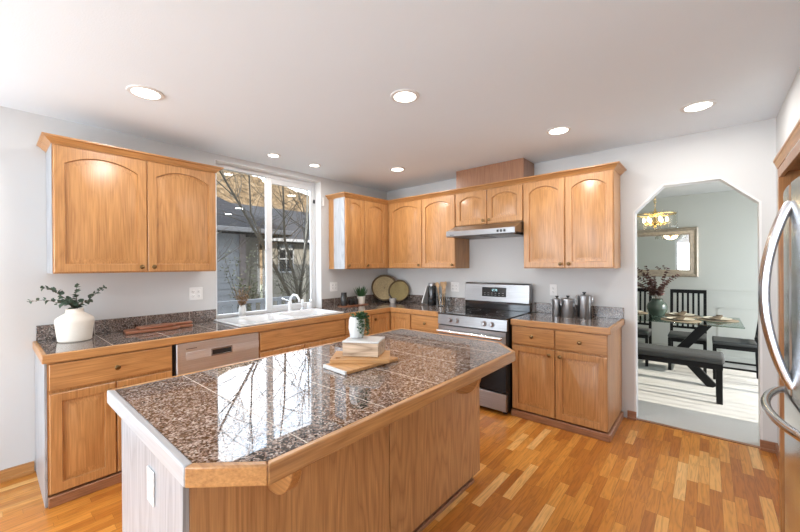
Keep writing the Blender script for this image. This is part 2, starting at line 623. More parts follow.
# ================================================================== the room
struct('floor', MB().box(-.14, 4.8, -7.0, .03, -.08, 0), floor_m, 'orange-brown strip oak kitchen floor')
struct('floor_dining', MB().box(1.2, 5.1, .03, 3.1, -.08, .004), carpet_m, 'beige carpet of the dining room beyond the arch')
struct('ceiling', MB().box(-.14, 4.8, -7.0, .12, H, H + .06), ceil_m, 'smooth light grey kitchen ceiling')
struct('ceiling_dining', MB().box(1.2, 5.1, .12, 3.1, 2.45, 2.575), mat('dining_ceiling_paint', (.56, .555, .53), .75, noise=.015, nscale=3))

# wall with the range, pierced by the arch
AX = [(3.072, 1.902), (3.291, 2.124), (3.673, 2.124), (3.902, 1.898)]
wb = MB()
wb.box(-.14, 3.072, 0, .12, 0, H).box(3.902, 4.1, 0, .12, 0, H)
wb.prism([AX[0], AX[1], (AX[1][0], H), (AX[0][0], H)], 'y', 0, .12)
wb.prism([AX[1], AX[2], (AX[2][0], H), (AX[1][0], H)], 'y', 0, .12)
wb.prism([AX[2], AX[3], (AX[3][0], H), (AX[2][0], H)], 'y', 0, .12)
struct('wall_back', wb, wall_m, 'light grey wall with range and clipped-corner arch', smooth=0)
# lining added to the arch; its white stands for light on the reveal
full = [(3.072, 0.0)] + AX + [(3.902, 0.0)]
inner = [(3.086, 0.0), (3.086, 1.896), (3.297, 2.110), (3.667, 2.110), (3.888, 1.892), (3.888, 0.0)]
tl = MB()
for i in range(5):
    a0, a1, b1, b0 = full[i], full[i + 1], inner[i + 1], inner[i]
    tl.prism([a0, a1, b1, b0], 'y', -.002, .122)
struct('trim_1', tl, white_m, 'added white lining for the lit reveal of the arched opening', smooth=0)

# window wall
WY0, WY1, WZ0, WZ1 = -2.43, -1.19, .914, 2.46
wl = MB()
wl.box(-.14, 0, -4.55, WY0, 0, H).box(-.14, 0, WY1, .0, 0, H)
wl.box(-.14, 0, WY0, WY1, 0, .885).box(-.14, 0, WY0, WY1, WZ1, H)
wl.box(-.14, 0, -6.55, -4.55, 0, .45).box(-.14, 0, -6.55, -4.55, 2.25, H).box(-.14, 0, -7.0, -6.55, 0, H)
struct('wall_left', wl, wall_m, 'light grey window wall', smooth=0)
# right wall with the fridge recess
wr = MB()
wr.box(3.98, 4.10, -1.10, 0, 0, H).box(3.98, 4.10, -7.0, -2.24, 0, H).box(3.98, 4.10, -2.24, -1.10, 2.02, H)
wr.box(4.72, 4.80, -2.36, -1.0, 0, H).box(4.10, 4.72, -1.10, -1.0, 0, H).box(4.10, 4.72, -2.36, -2.24, 0, H)
struct('wall_right', wr, wall_m, 'light grey wall around the refrigerator recess', smooth=0)
# wall behind the camera with the patio door opening
wf = MB()
wf.box(-.14, .3, -7.1, -6.98, 0, H).box(3.4, 4.8, -7.1, -6.98, 0, H).box(.3, 3.4, -7.1, -6.98, 2.2, H)
struct('wall_front', wf, wall_m, smooth=0)
# dining room shell
struct('wall_dining_back', MB().box(1.2, 5.1, 3.0, 3.1, 0, 2.575), wall_d, 'pale green-grey dining room wall with chair rail', smooth=0)
DY0, DY1, DZ = .60, 2.72, 2.12
dr = MB()
dr.box(4.98, 5.1, .12, DY0, 0, 2.575).box(4.98, 5.1, DY1, 3.0, 0, 2.575).box(4.98, 5.1, DY0, DY1, DZ, 2.575)
struct('wall_dining_right', dr, wall_d, smooth=0)
struct('wall_dining_left', MB().box(1.2, 1.3, .12, 3.0, 0, 2.575), wall_d, smooth=0)
struct('wall_dining_front', MB().box(1.3, 3.05, .121, .135, 0, 2.45).box(3.91, 4.98, .121, .135, 0, 2.45), wall_d, smooth=0)
# unseen block added to keep the sun off the neighbouring houses
struct('roof', MB().box(-.3, 5.3, -7.3, 13.0, 2.6, 5.6).box(1.2, 5.3, 3.3, 13.0, -.6, 2.6), shade_block_m, smooth=0)

# chair rail and box mouldings of the dining wall
tr = MB().box(1.3, 4.98, 2.985, 3.0, 1.0, 1.03)
for (xa, xb) in ((1.5, 2.45), (2.6, 3.55), (3.70, 4.75)):
    for z in (.18, .77):
        tr.box(xa, xb, 2.992, 3.0, z, z + .018)
    for x in (xa, xb):
        tr.box(x - .009, x + .009, 2.992, 3.0, .18, .788)
tr.box(1.3, 4.98, 2.985, 3.0, 0.005, .10)
struct('trim_2', tr, wall_d, 'chair rail and box mouldings on the dining wall', smooth=0)

# oak baseboards
bb = MB().box(.0, .014, -4.55, -3.66, 0, .075).box(.014, .026, -4.55, -3.66, 0, .02)
struct('baseboard_left', bb, wood_d, smooth=0)
bb = MB().box(3.02, 3.072, -.014, 0, 0, .075).box(3.02, 3.09, -.026, -.014, 0, .02).box(3.072, 3.09, -.014, 0.0, 0, .075)
bb.box(3.885, 3.98, -.014, 0, 0, .075).box(3.885, 3.98, -.026, -.014, 0, .02)
struct('baseboard_back', bb, wood_base, smooth=0)
struct('baseboard_right', MB().box(3.966, 3.98, -1.09, -.03, 0, .075), wood_base, smooth=0)
struct('trim_3', MB().box(3.086, 3.888, .0, .035, .0, .0065), wood_base, 'oak strip between the strip floor and the carpet', smooth=0)

# ---- kitchen window (deep recess, two-light sliding sash)
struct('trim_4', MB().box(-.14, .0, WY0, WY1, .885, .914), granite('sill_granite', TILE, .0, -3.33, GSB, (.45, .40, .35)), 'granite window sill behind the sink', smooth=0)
jb = MB()
jb.box(-.14, .004, WY1 - .006, WY1 + .002, .914, WZ1).box(-.14, .004, WY0 - .002, WY0 + .006, .914, WZ1).box(-.14, .004, WY0, WY1, WZ1 - .006, WZ1 + .002)
struct('trim_5', jb, white_m, 'white window recess lining', smooth=0)
w1 = MB()
FX0, FX1 = -.155, -.10
w1.box(FX0, FX1, WY0 + .006, WY1 - .006, .914, .945).box(FX0, FX1, WY0 + .006, WY1 - .006, 2.415, WZ1 - .006)
w1.box(FX0, FX1, WY0 + .006, WY0 + .045, .945, 2.415).box(FX0, FX1, WY1 - .05, WY1 - .006, .945, 2.415)
win = struct('window_1', w1, vinyl_m, 'white two-light sliding kitchen window above the sink', bevel=.003)
sash = MB()
SX0, SX1 = -.140, -.108
MY0, MY1 = -1.845, -1.775
sash.box(SX0, SX1, MY0, MY1, .945, 2.415)
sash.box(SX0, SX1, MY1, WY1 - .05, .945, .985).box(SX0, SX1, MY1, WY1 - .05, 2.355, 2.415)
sash.box(SX0, SX1, WY1 - .068, WY1 - .05, .985, 2.355)
sash.box(SX0, SX1, WY0 + .045, WY0 + .06, .945, 2.415)
sash.build('sash', vinyl_m, win, bevel=.003)
MB().box(-.126, -.122, WY0 + .05, MY0, .94, 2.415).build('pane', pane_m, win, smooth=0)
MB().box(-.126, -.122, MY1, WY1 - .06, .97, 2.37).build('pane', pane_m, win, smooth=0)
MB().box(-.0995, -.092, -1.232, -1.205, 2.20, 2.245).build('vent_latch', black_matte, win, bevel=.002)
MB().box(-.107, -.094, -1.83, -1.80, 1.62, 1.70).build('latch', vinyl_m, win, bevel=.003)
s_ = MB().box(.001, .014, -1.165, -1.145, 2.17, 2.27).build('alarm_sensor', plastic_m, bevel=.003)
tag(s_, 'small white alarm sensor on the wall right of the window', 'sensor')

# ---- patio doors of the dining room (out of frame, they let the sun in)
pd = MB()
for y0, y1 in ((DY0, DY0 + .035), (DY1 - .05, DY1), (1.64, 1.70)):
    pd.box(5.0, 5.06, y0, y1, .005, DZ)
pd.box(5.0, 5.06, DY0, DY1, DZ - .06, DZ).box(5.0, 5.06, DY0, DY1, .004, .05)
for y in (.72, .86, 1.0, 1.13, 1.9, 2.1, 2.35):  # muntins added to throw thin shadow stripes on the carpet
    pd.box(5.02, 5.05, y - .008, y + .008, .05, DZ - .06)
struct('door_1', pd, white_m, smooth=0)

# ---- recessed downlights
canlabels = ['round recessed downlight nearest the left upper cabinet', 'round recessed downlight over the island, centre of ceiling',
             'round recessed downlight nearest the dining arch', 'round recessed downlight in front of the right upper cabinet',
             'round recessed downlight above the corner of the worktop', 'small recessed downlight over the sink, left of two',
             'small recessed downlight over the sink, right of two']
for (x, y, r, _), lb in zip(CANS, canlabels):
    t = thing('recessed_downlight', lb, 'ceiling light', (x, y, H), 0, 'recessed ceiling downlights')
    MB().lathe([(r * .86, -.0005), (r * .88, -.008), (r * 1.12, -.006), (r * 1.17, -.0005)], n=32, cap0=False, cap1=False).build('trim_ring', white_m, t)
    MB().lathe([(r * .87, -.004), (r * .6, -.0055), (0.0, -.006)], n=32, cap0=False).build('lens', can_m, t)
    lamp('downlight_beam', 'AREA', (x, y, H - .02), 6.2 if r > .06 else 3.6, (1.0, .97, .93), (0, 0, 0), shape='DISK', size=r * 1.6)


# ================================================================== cabinets
def door_mesh(mb, x0, x1, z0, z1, yf, st=.055, rise=.0, t=.02, railt=.05, railb=.055):
    """raised-panel door: frame, groove and bevelled centre panel; front faces -y"""
    NA = 14
    xa, xb, za, zt = x0 + st, x1 - st, z0 + railb, z1 - railt

    def outline(i, y):
        pts = [(xa + i, y, za + i), (xb - i, y, za + i)]
        W = xb - xa
        if rise > 0:
            rad = (W * W / 4 + rise * rise) / (2 * rise)
            cx, cz = (xa + xb) / 2, zt - rad
            for k in range(NA + 1):
                x = (xb - i) + (xa - xb + 2 * i) * k / NA
                z = cz + math.sqrt(max(0, (rad - i) ** 2 - (x - cx) ** 2))
                pts.append((x, y, z))
        else:
            for k in range(NA + 1):
                pts.append(((xb - i) + (xa - xb + 2 * i) * k / NA, y, zt - i))
        return pts

    def outer(i, y):
        pts = [(x0 + i, y, z0 + i), (x1 - i, y, z0 + i)]
        for k in range(NA + 1):
            pts.append(((x1 - i) + (x0 - x1 + 2 * i) * k / NA, y, z1 - i))
        return pts
    b = min(.035, (xb - xa) * .2)
    mb.loops([outer(0, yf), outer(0, yf - t + .004), outer(.004, yf - t), outline(0, yf - t), outline(.003, yf - t + .0135),
              outline(.010, yf - t + .0135), outline(.011 + b, yf - t + .001)])
    return mb


def knob(parent, x, z, y):
    MB().lathe([(.006, 0), (.005, .012), (.0075, .016), (.0155, .021), (.0165, .026), (.013, .031), (.006, .0335), (0, .034)],
               (x, y, z), (0, -1, 0), n=16).build('knob', brass_m, parent)


def add_door(t, x0, x1, z0, z1, yf, kx, kz, rise=0.0, st=.055):
    d = door_mesh(MB(), x0, x1, z0, z1, yf, st=st, rise=rise).build('door', wood_v, t, smooth=30)
    knob(d, kx, kz, yf - .0195)
    return d


def add_drawer(t, x0, x1, z0, z1, yf, kn=True):
    d = MB().box(x0, x1, yf - .02, yf, z0, z1).build('drawer', wood_h, t, bevel=.004)
    if kn:
        knob(d, (x0 + x1) / 2, (z0 + z1) / 2, yf - .0195)
    return d


def base_cabinet(name, label, loc, rz, w, doors, drawers, depth=.608, bottom=.075, carc=None, side=None):
    """local x along the wall, front at -y"""
    t = thing(name, label, 'cabinet', loc, rz, 'oak base cabinets')
    (carc or MB().box(0, w, -depth, -.004, .07, .865)).build('body', wood_v, t, bevel=.0015)
    tk = MB().box(.0, w, -.634, -.59, 0.001, .062)
    if side == 'right':
        tk.box(w - .005, w + .018, -.634, -.03, .001, .062)
    tk.build('toe_kick', wood_base, t, bevel=.004)
    for (x0, x1, kx) in doors:
        add_door(t, x0, x1, bottom, .672, -depth, kx, .672 - .045, 0)
    for (x0, x1, kn) in drawers:
        add_drawer(t, x0, x1, .690, .850, -depth, kn)
    return t


# window wall, left to right
tE = base_cabinet('base_cabinet', 'oak base cabinet at the left end of the window wall, under the white vase', (0, -3.64, 0), WIN, .655,
             [(.008, .322, .287), (.330, .650, .365)], [(.008, .650, True)])
MB().box(-.0125, -.0005, -.610, -.004, .002, .858).build('end_panel', pale_sheen_v, tE, bevel=.001)
base_cabinet('sink_base_cabinet', 'oak sink cabinet with wide false front right of the dishwasher', (0, -2.32, 0), WIN, .975,
             [(.008, .460, .425), (.470, .965, .505)], [(.008, .965, False)],
             carc=MB().box(0, .018, -.588, -.004, .07, .865).box(.957, .975, -.588, -.004, .07, .865).box(.018, .957, -.588, -.004, .07, .09).box(0, .975, -.608, -.588, .07, .865).box(.018, .957, -.012, -.004, .09, .865))
base_cabinet('base_cabinet', 'narrow oak base cabinet between sink cabinet and corner', (0, -1.343, 0), WIN, .398,
             [(.008, .390, .355)], [(.008, .390, True)])
# corner unit: an L shaped body with two doors that meet in the inner corner
t = thing('corner_cabinet', 'oak corner base cabinet with two doors meeting in the inner corner', 'cabinet', (0, 0, 0), 0, 'oak base cabinets')
MB().prism([(.004, -.004), (.946, -.004), (.946, -.608), (.608, -.608), (.608, -.944), (.004, -.944)], 'z', .07, .865).build('body', wood_v, t, smooth=0)
MB().prism([(.59, -.59), (.946, -.59), (.946, -.634), (.634, -.634), (.634, -.944), (.59, -.944)], 'z', .001, .062).build('toe_kick', wood_base, t, smooth=0)
d = door_mesh(MB(), .632, .940, .075, .850, -.608).build('door', wood_v, t, smooth=30)
d = door_mesh(MB(), -.940, -.632, .075, .850, -.608)
d.v = [(-y, x, z) for (x, y, z) in d.v]
d = d.build('door', wood_v, t, smooth=30)
MB().lathe([(.006, 0), (.005, .012), (.0155, .021), (.0165, .026), (.006, .0335), (0, .034)], (.6275, -.905, .80), (1, 0, 0), n=16).build('knob', brass_m, d)
base_cabinet('base_cabinet', 'narrow oak drawer cabinet left of the range', (.950, 0, 0), 0, .428,
             [(.008, .420, .045)], [(.008, .420, True)])
base_cabinet('base_cabinet', 'oak base cabinet with two drawers right of the range', (2.172, 0, 0), 0, .804,
             [(.010, .394, .355), (.404, .802, .445)], [(.010, .394, True), (.404, .802, True)], side='right')

# ---- dishwasher
t = thing('dishwasher', 'stainless dishwasher between base cabinet and sink cabinet', 'dishwasher', (0, -2.983, 0), WIN)
MB().box(.002, .66, -.585, -.01, .02, .862).build('tub', dark_m, t)
dw = MB().box(.022, .655, -.628, -.586, .085, .855).build('door', steel('dishwasher_steel', (.66, .66, .66), .46), t, bevel=.004)
MB().box(.085, .655, -.631, -.629, .725, .785).build('control_strip', steel('strip_steel', (.74, .74, .74), .55), dw, bevel=.0008)
hn = MB()
hn.box(.262, .425, -.638, -.6315, .785 - .012, .785).box(.262, .425, -.638, -.6315, .727, .735)
hn.box(.262, .270, -.638, -.6315, .735, .773).box(.417, .425, -.638, -.6315, .735, .773)
hn.build('handle', steel_h, dw, bevel=.001)
MB().box(.271, .416, -.633, -.6315, .736, .772).build('handle_pocket', dark_m, dw)
MB().box(.085, .16, -.6298, -.6285, .808, .813).build('badge', mat('badge_grey', (.12, .11, .10), .4, .8), dw)
MB().box(.022, .655, -.57, -.54, .005, .08).build('toe_panel', black_matte, t)

# ---- worktops
WT = .914
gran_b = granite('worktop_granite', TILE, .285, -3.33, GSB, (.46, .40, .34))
t = thing('worktop', 'L-shaped granite tile worktop with oak edge along the window wall to the range', 'worktop', (0, 0, 0))
ct = MB()
ct.box(.002, .613, -3.64, -2.462, .868, WT)
ct.box(.583, .613, -2.462, -1.362, .868, WT).box(.002, .078, -2.462, -1.362, .868, WT)
ct.box(.002, .613, -1.362, -.002, .868, WT)
ct.box(.613, 1.372, -.613, -.002, .868, WT)
ct.build('tile_top', gran_b, t, smooth=0)
ns = MB()
ns.prism([(.613, -3.64), (.636, -3.663), (.636, -.636), (.613, -.613)], 'z', .860, WT)
ns.prism([(.636, -.636), (1.372, -.636), (1.372, -.613), (.613, -.613)], 'z', .860, WT)
ns.prism([(.002, -3.663), (.636, -3.663), (.613, -3.64), (.002, -3.64)], 'z', .860, WT)
ns.build('oak_edge', wood('oak_edge', 'y', OD, OL), t, bevel=.005)
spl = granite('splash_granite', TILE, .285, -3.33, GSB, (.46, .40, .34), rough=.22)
for b_ in ((.002, .014, -3.645, -2.432), (.002, .014, -1.188, -.002), (.0145, 1.372, -.014, -.002)):
    MB().box(*b_, WT + .0005, 1.02).build('backsplash', spl, t, bevel=.002)
t = thing('worktop', 'short granite tile worktop with oak edge under the steel canisters', 'worktop', (2.170, 0, 0))
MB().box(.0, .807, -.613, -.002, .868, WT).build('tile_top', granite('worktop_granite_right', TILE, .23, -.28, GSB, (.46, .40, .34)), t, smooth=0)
ns = MB()
ns.prism([(0, -.613), (0, -.636), (.83, -.636), (.807, -.613)], 'z', .860, WT)
ns.prism([(.807, -.613), (.83, -.636), (.83, -.002), (.807, -.002)], 'z', .860, WT)
ns.build('oak_edge', wood_h, t, bevel=.005)
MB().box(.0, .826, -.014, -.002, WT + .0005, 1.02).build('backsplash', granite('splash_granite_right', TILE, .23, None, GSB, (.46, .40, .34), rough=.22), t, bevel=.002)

# ---- sink, tap
t = thing('sink', 'white double-bowl enamel sink set into the worktop under the window', 'sink', (0, -1.912, 0), 0)


def bowl(mb, x0, x1, y0, y1, zt, zb):
    def rr(i, z, r=.05, n=5):
        pts = []
        for (cx, cy, a0) in ((x1 - i - r, y1 - i - r, 0), (x0 + i + r, y1 - i - r, 90), (x0 + i + r, y0 + i + r, 180), (x1 - i - r, y0 + i + r, 270)):
            for k in range(n + 1):
                a = R(a0 + 90 * k / n)
                pts.append((cx + r * math.cos(a), cy + r * math.sin(a), z))
        return pts
    mb.loops([rr(0, zt), rr(.008, zt - .012), rr(.02, zb + .03), rr(.05, zb)], False, True)


sk = MB()
Z1 = .932
for b_ in ((.062, .15, -.565, .565), (.545, .606, -.565, .565), (.15, .545, -.565, -.383), (.15, .545, -.02, .02), (.15, .545, .525, .565)):
    sk.box(b_[0], b_[1], b_[2], b_[3], .9146, Z1)
sk.build('rim', enamel_m, t, bevel=.006)
bw = MB()
bowl(bw, .148, .547, -.385, -.018, Z1 - .004, .75)
bw.build('basin', enamel_m, t)
bw = MB()
bowl(bw, .148, .547, .018, .527, Z1 - .004, .75)
bw.build('basin', enamel_m, t)
t = thing('tap', 'white and chrome kitchen tap standing behind the sink', 'tap', (.018, -1.638, WT))
tb = MB().box(-.03, .03, -.13, .13, .0005, .010).build('deck_plate', chrome_m, t, bevel=.004)
MB().lathe([(.026, .01), (.024, .06), (.027, .09), (.022, .118), (.008, .126), (0, .127)], (0, 0, 0)).build('tap_body', enamel_m, t)
MB().tube([(0, 0, .095), (.02, 0, .16), (.07, 0, .195), (.14, 0, .19), (.185, 0, .15), (.188, 0, .12)], [.015, .014, .013, .013, .012, .012], n=12).build('spout', enamel_m, t)
MB().tube([(0, -.02, .118), (-.005, -.05, .135), (0, -.10, .16)], [.012, .009, .007], n=10).build('lever', chrome_m, t)
t = thing('side_spray', 'white side spray standing just right of the tap', 'tap spray', (.02, -1.475, WT + .0005))
MB().lathe([(.024, 0), (.022, .012), (.014, .02), (.013, .05)], n=16).build('holder', chrome_m, t)
MB().lathe([(.012, .05), (.016, .075), (.018, .11), (.014, .128), (0, .130)], n=16).build('spray_head', enamel_m, t)
t = thing('soap_dispenser', 'white round soap dispenser at the right end of the sill', 'soap dispenser', (.022, -1.375, WT + .0005))
MB().lathe([(.03, 0), (.036, .02), (.034, .06), (.016, .075), (.012, .09), (0, .091)], n=20).build('bottle', enamel_m, t)
MB().tube([(0, 0, .09), (0, 0, .11), (.045, 0, .108)], [.006, .007, .005], n=8).build('pump', chrome_m, t)


# ---- wall cabinets
def crown(mb, path, z0, h=.048, out=.052):
    """cove crown along a polyline of (x,y) points whose outside is on the right hand side of travel"""
    prof = [(0, 0), (.006, 0), (.010, .008), (.022, .016), (.034, .030), (.044, .036), (out, .038), (out, h), (0, h)]
    prof = [(o * out / .052 if o != out else o, z) for o, z in prof]
    P = [Vector((x, y)) for x, y in path]
    nr = []
    for i in range(len(P) - 1):
        d = (P[i + 1] - P[i]).normalized()
        nr.append(Vector((d.y, -d.x)))
    ls = []
    for i, p in enumerate(P):
        if i == 0:
            n = nr[0]
        elif i == len(P) - 1:
            n = nr[-1]
        else:
            n = (nr[i - 1] + nr[i]) / (1 + nr[i - 1].dot(nr[i]))
        ls.append([(p.x + n.x * o, p.y + n.y * o, z0 + z) for o, z in prof])
    mb.loops(ls)
    return mb


ZB, ZT = 1.388, 2.252


def wall_cabinet(name, label, loc, rz, w, doors, zb=ZB, zt=ZT, dep=.308, rise=.05, carc=None, st=.055):
    t = thing(name, label, 'cabinet', loc, rz, 'oak wall cabinets')
    h = zt - zb
    (carc or MB().box(0, w, -dep, -.003, 0, h)).build('body', wood_v, t, bevel=.0015)
    for (x0, x1, kx) in doors:
        add_door(t, x0, x1, .007, h - .010, -dep, kx, .042, rise, st)
    return t


tL = wall_cabinet('wall_cabinet', 'oak double-door wall cabinet left of the window, above the white vase', (0, -3.584, ZB), WIN, 1.033,
                  [(.004, .520, .483), (.528, 1.029, .562)], rise=.062)
crown(MB(), [(0, -.003), (0, -.309), (1.033, -.309), (1.033, -.003)], ZT - ZB - .001).build('crown_moulding', wood_h, tL, smooth=25)
MB().box(-.004, -.0003, -.307, -.003, .001, ZT - ZB - .002).build('end_panel', pale_sheen_v, tL)
tM = wall_cabinet('wall_cabinet', 'oak double-door wall cabinet between window and corner', (0, -1.072, ZB), WIN, .735,
             [(.004, .306, .034), (.314, .698, .345)], rise=.05, carc=MB().box(0, 1.066, -.308, -.003, 0, ZT - ZB))
MB().box(-.004, -.0003, -.307, -.105, .001, ZT - ZB - .002).build('end_panel', pale_sheen_v, tM)  # pale sheet added where the window reflects in the cabinet side
wall_cabinet('wall_cabinet', 'oak double-door wall cabinet left of the range hood', (.312, 0, ZB), 0, 1.064,
             [(.040, .572, .540), (.580, 1.060, 1.028)], rise=.055)
tH = wall_cabinet('wall_cabinet', 'short oak double-door cabinet over the range hood', (1.378, 0, 1.868), 0, .797,
                  [(.006, .394, .362), (.402, .791, .434)], zb=1.868, rise=.045)
wall_cabinet('wall_cabinet', 'oak double-door wall cabinet right of the range hood', (2.177, 0, ZB), 0, .796,
             [(.004, .392, .360), (.402, .792, .434)], rise=.055)
cr = crown(MB(), [(.003, -1.072), (.309, -1.072), (.309, -.309), (2.973, -.309), (2.973, -.003)], ZT - .001)
tag(cr.build('crown_moulding', wood_h, smooth=25), 'long oak crown moulding along the corner and hood cabinets', 'moulding')
o = MB().box(1.378, 2.174, -.300, -.003, ZT + .002, H - .001).build('duct_cover', wood('duct_oak', 'z', (.25, .115, .06), (.42, .21, .115)), bevel=.002)
tag(o, 'oak duct box between hood cabinet and ceiling', 'duct cover')

# ---- range hood
t = thing('range_hood', 'stainless under-cabinet range hood above the range', 'range hood', (1.380, 0, 1.735))
Wd = .790
prof = [(-.004, .0), (-.004, .131), (-.335, .131), (-.520, .062), (-.520, .008), (-.505, .0), (-.49, .0), (-.48, .016), (-.02, .030), (-.02, 0)]
MB().prism([(y, z) for y, z in prof], 'x', 0, Wd).build('shell', steel_h, t, smooth=20)
mesh_f = steel('filter_mesh', (.26, .26, .26), .4, 'y', .7)
MB().box(.04, .37, -.46, -.05, .0, .008).build('filter', mesh_f, t, bevel=.002)
MB().box(.42, .75, -.46, -.05, .0, .008).build('filter', mesh_f, t, bevel=.002)
for k in range(3):
    MB().box(.602 + .036 * k, .624 + .036 * k, -.5235, -.519, .020, .046).build('button', black_matte, t, bevel=.002)
MB().box(.05, .10, -.5215, -.5195, .018, .024).build('badge', black_matte, t)

# ---- the range
t = thing('range', 'stainless electric range with black glass cooktop', 'range', (1.382, -.035, 0))
Wd = .778
MB().box(.004, Wd - .004, -.62, -.02, .03, .905).build('body', black_matte, t, bevel=.003)
MB().box(.0, Wd, -.665, -.075, .905, .922).build('cooktop', black_gloss, t, bevel=.005)
brg = mat('burner_grey', (.08, .08, .08), .3)
for (x, y, r) in ((.2, -.50, .10), (.58, -.50, .085), (.2, -.23, .075), (.58, -.23, .10)):
    MB().lathe([(r, .9222), (r, .9226), (r - .004, .9226), (r - .004, .9222)], (x, y, 0), n=40, cap0=False, cap1=False).build('burner_ring', brg, t)
cp = MB().prism([(-.62, .800), (-.662, .800), (-.648, .903), (-.62, .903)], 'x', .0, Wd).build('control_panel', steel_h, t, smooth=0)
knob_ring = mat('copper_ring', (.55, .38, .33), .3, .9)
for x in (.155, .235, .545, .625):
    k_ = MB().lathe([(.026, 0), (.026, .006), (.021, .010), (.019, .030), (.016, .034), (0, .035)], (x, -.655, .850), (0, -1, .13), n=20).build('knob', steel_h, t)
    MB().lathe([(.0205, .012), (.0225, .012), (.0225, .018), (.0205, .018)], (x, -.655, .850), (0, -1, .13), n=20, cap0=False, cap1=False).build('knob_ring', knob_ring, k_)
dr_ = MB().box(.006, Wd - .006, -.66, -.62, .215, .790).build('oven_door', black_matte, t, bevel=.004)
MB().box(.008, Wd - .008, -.664, -.659, .675, .788).build('door_band', steel_h, dr_, bevel=.002)
MB().box(.008, Wd - .008, -.664, -.659, .218, .672).build('door_glass', mat('oven_glass', (.005, .005, .0055), .12, spec=.25), dr_, bevel=.002)
hd = MB().tube([(.03, -.712, .735), (Wd - .03, -.712, .735)], .017, n=14)
hd.box(.05, .08, -.705, -.662, .725, .745).box(Wd - .08, Wd - .05, -.705, -.662, .725, .745)
hd.build('handle', steel('handle_bright', (.8, .8, .8), .22), dr_)
MB().box(.006, Wd - .006, -.662, -.62, .038, .205).build('storage_drawer', steel_h, t, bevel=.005)
for x in (.03, Wd - .07):
    for y in (-.60, -.08):
        MB().box(x, x + .04, y, y + .04, .001, .03).build('foot', black_matte, t)
MB().box(.0, Wd, -.085, -.012, .922, 1.015).build('vent_panel', black_gloss, t, bevel=.003)
bg = MB().prism([(-.012, 1.01), (-.098, 1.01), (-.086, 1.205), (-.07, 1.222), (-.012, 1.222)], 'x', 0.0, Wd).build('backguard', steel_h, t, bevel=.004, smooth=0)
M0 = Matrix.Rotation(R(-3.5), 4, 'X')
MB().obox(Matrix.Translation((.375, -.0945, 1.120)) @ M0, .29, .006, .105).build('display', black_gloss, bg, bevel=.002)


def seg_digit(mb, M, x, z, ch, s=.012):
    segs = {'0': 'abcdef', '1': 'bc', '2': 'abged', '3': 'abgcd', '4': 'fgbc', '5': 'afgcd', ':': ':'}[ch]
    L = {'a': (0, 1, 1), 'g': (0, 0, 1), 'd': (0, -1, 1), 'f': (-.5, .5, 0), 'b': (.5, .5, 0), 'e': (-.5, -.5, 0), 'c': (.5, -.5, 0)}
    if ch == ':':
        for dz in (-.4, .4):
            mb.obox(M @ Matrix.Translation((x, 0, z + dz * s)), .002, .001, .002)
        return
    for q in segs:
        dx, dz, hor = L[q]
        mb.obox(M @ Matrix.Translation((x + dx * s, 0, z + dz * s)), s if hor else .002, .001, .002 if hor else s)


dg = MB()
MD = Matrix.Translation((.375, -.0985, 1.120)) @ M0
for ch, x in (('1', .020), ('2', .038), (':', .049), ('3', .060), ('0', .078)):
    seg_digit(dg, MD, x - .045, .022, ch, .010)
dg.build('clock_digits', screen_digit, bg, smooth=0)
bt = MB()
for i in range(6):
    for j in range(2):
        bt.obox(MD @ Matrix.Translation((-.11 + .044 * i, 0, -.012 - .022 * j)), .018, .001, .003)
bt.build('panel_marks', mat('panel_print', (.45, .45, .45), .5), bg, smooth=0)

# ================================================================== island
IX, IY = 2.2, -2.6
t = thing('kitchen_island', 'oak kitchen island with clipped-corner granite tile top in the middle of the room', 'kitchen island', (IX, IY, 0))
P0 = [(1.683, -3.547), (2.572, -3.547), (2.729, -3.403), (2.729, -1.838), (2.554, -1.656), (1.683, -1.656)]
PO = [Vector((x - IX, y - IY)) for x, y in P0]


def inset(poly, d):
    out = []
    n = len(poly)
    for i in range(n):
        a, b_, c = poly[i - 1], poly[i], poly[(i + 1) % n]
        d1, d2 = (b_ - a).normalized(), (c - b_).normalized()
        n1, n2 = Vector((-d1.y, d1.x)), Vector((-d2.y, d2.x))
        nn = (n1 + n2) / (1 + n1.dot(n2))
        out.append(b_ + nn * d)
    return out


PIN = inset(PO, .024)
MB().prism([(p.x, p.y) for p in PIN], 'z', .862, WT).build('tile_top',
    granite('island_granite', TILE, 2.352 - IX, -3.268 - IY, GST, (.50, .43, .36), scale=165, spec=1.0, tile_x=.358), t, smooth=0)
names = ['x', 'y', 'y', 'y', 'x', 'y']
ed = {}
edge_h = wood('island_edge', 'y', OD, OL)
edge_x = wood('island_edge_cross', 'x', OD, OL)
for i in range(6):
    j = (i + 1) % 6
    m_ = pale_sheen_h if i == 0 else edge_x if abs(PO[j].x - PO[i].x) > abs(PO[j].y - PO[i].y) else edge_h
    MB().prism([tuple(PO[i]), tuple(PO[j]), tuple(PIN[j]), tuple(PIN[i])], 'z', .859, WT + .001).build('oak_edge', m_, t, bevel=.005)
bx0, bx1, by0, by1 = 1.715 - IX, 2.43 - IX, -3.505 - IY, -1.725 - IY
MB().box(bx0, bx1 - .018, by0 + .018, by1, .055, .860).build('body', wood_v, t, bevel=.001)
MB().box(bx0, bx1, by0, by0 + .0175, .02, .860).build('end_panel', pale_sheen_v, t, bevel=.001)
sy = -2.615 - IY
MB().box(bx1 - .0175, bx1, by0 + .0177, sy - .003, .055, .860).build('side_panel', wood_panel, t, bevel=.003)
MB().box(bx1 - .0175, bx1, sy + .003, by1, .055, .860).build('side_panel', wood_panel, t, bevel=.003)
MB().box(bx0 + .02, bx1 - .022, by0 + .019, by1 - .06, .001, .055).box(bx1 - .022, bx1 - .008, by0 + .02, by1 - .062, .001, .022).build('toe_kick', wood_base, t, bevel=.003)


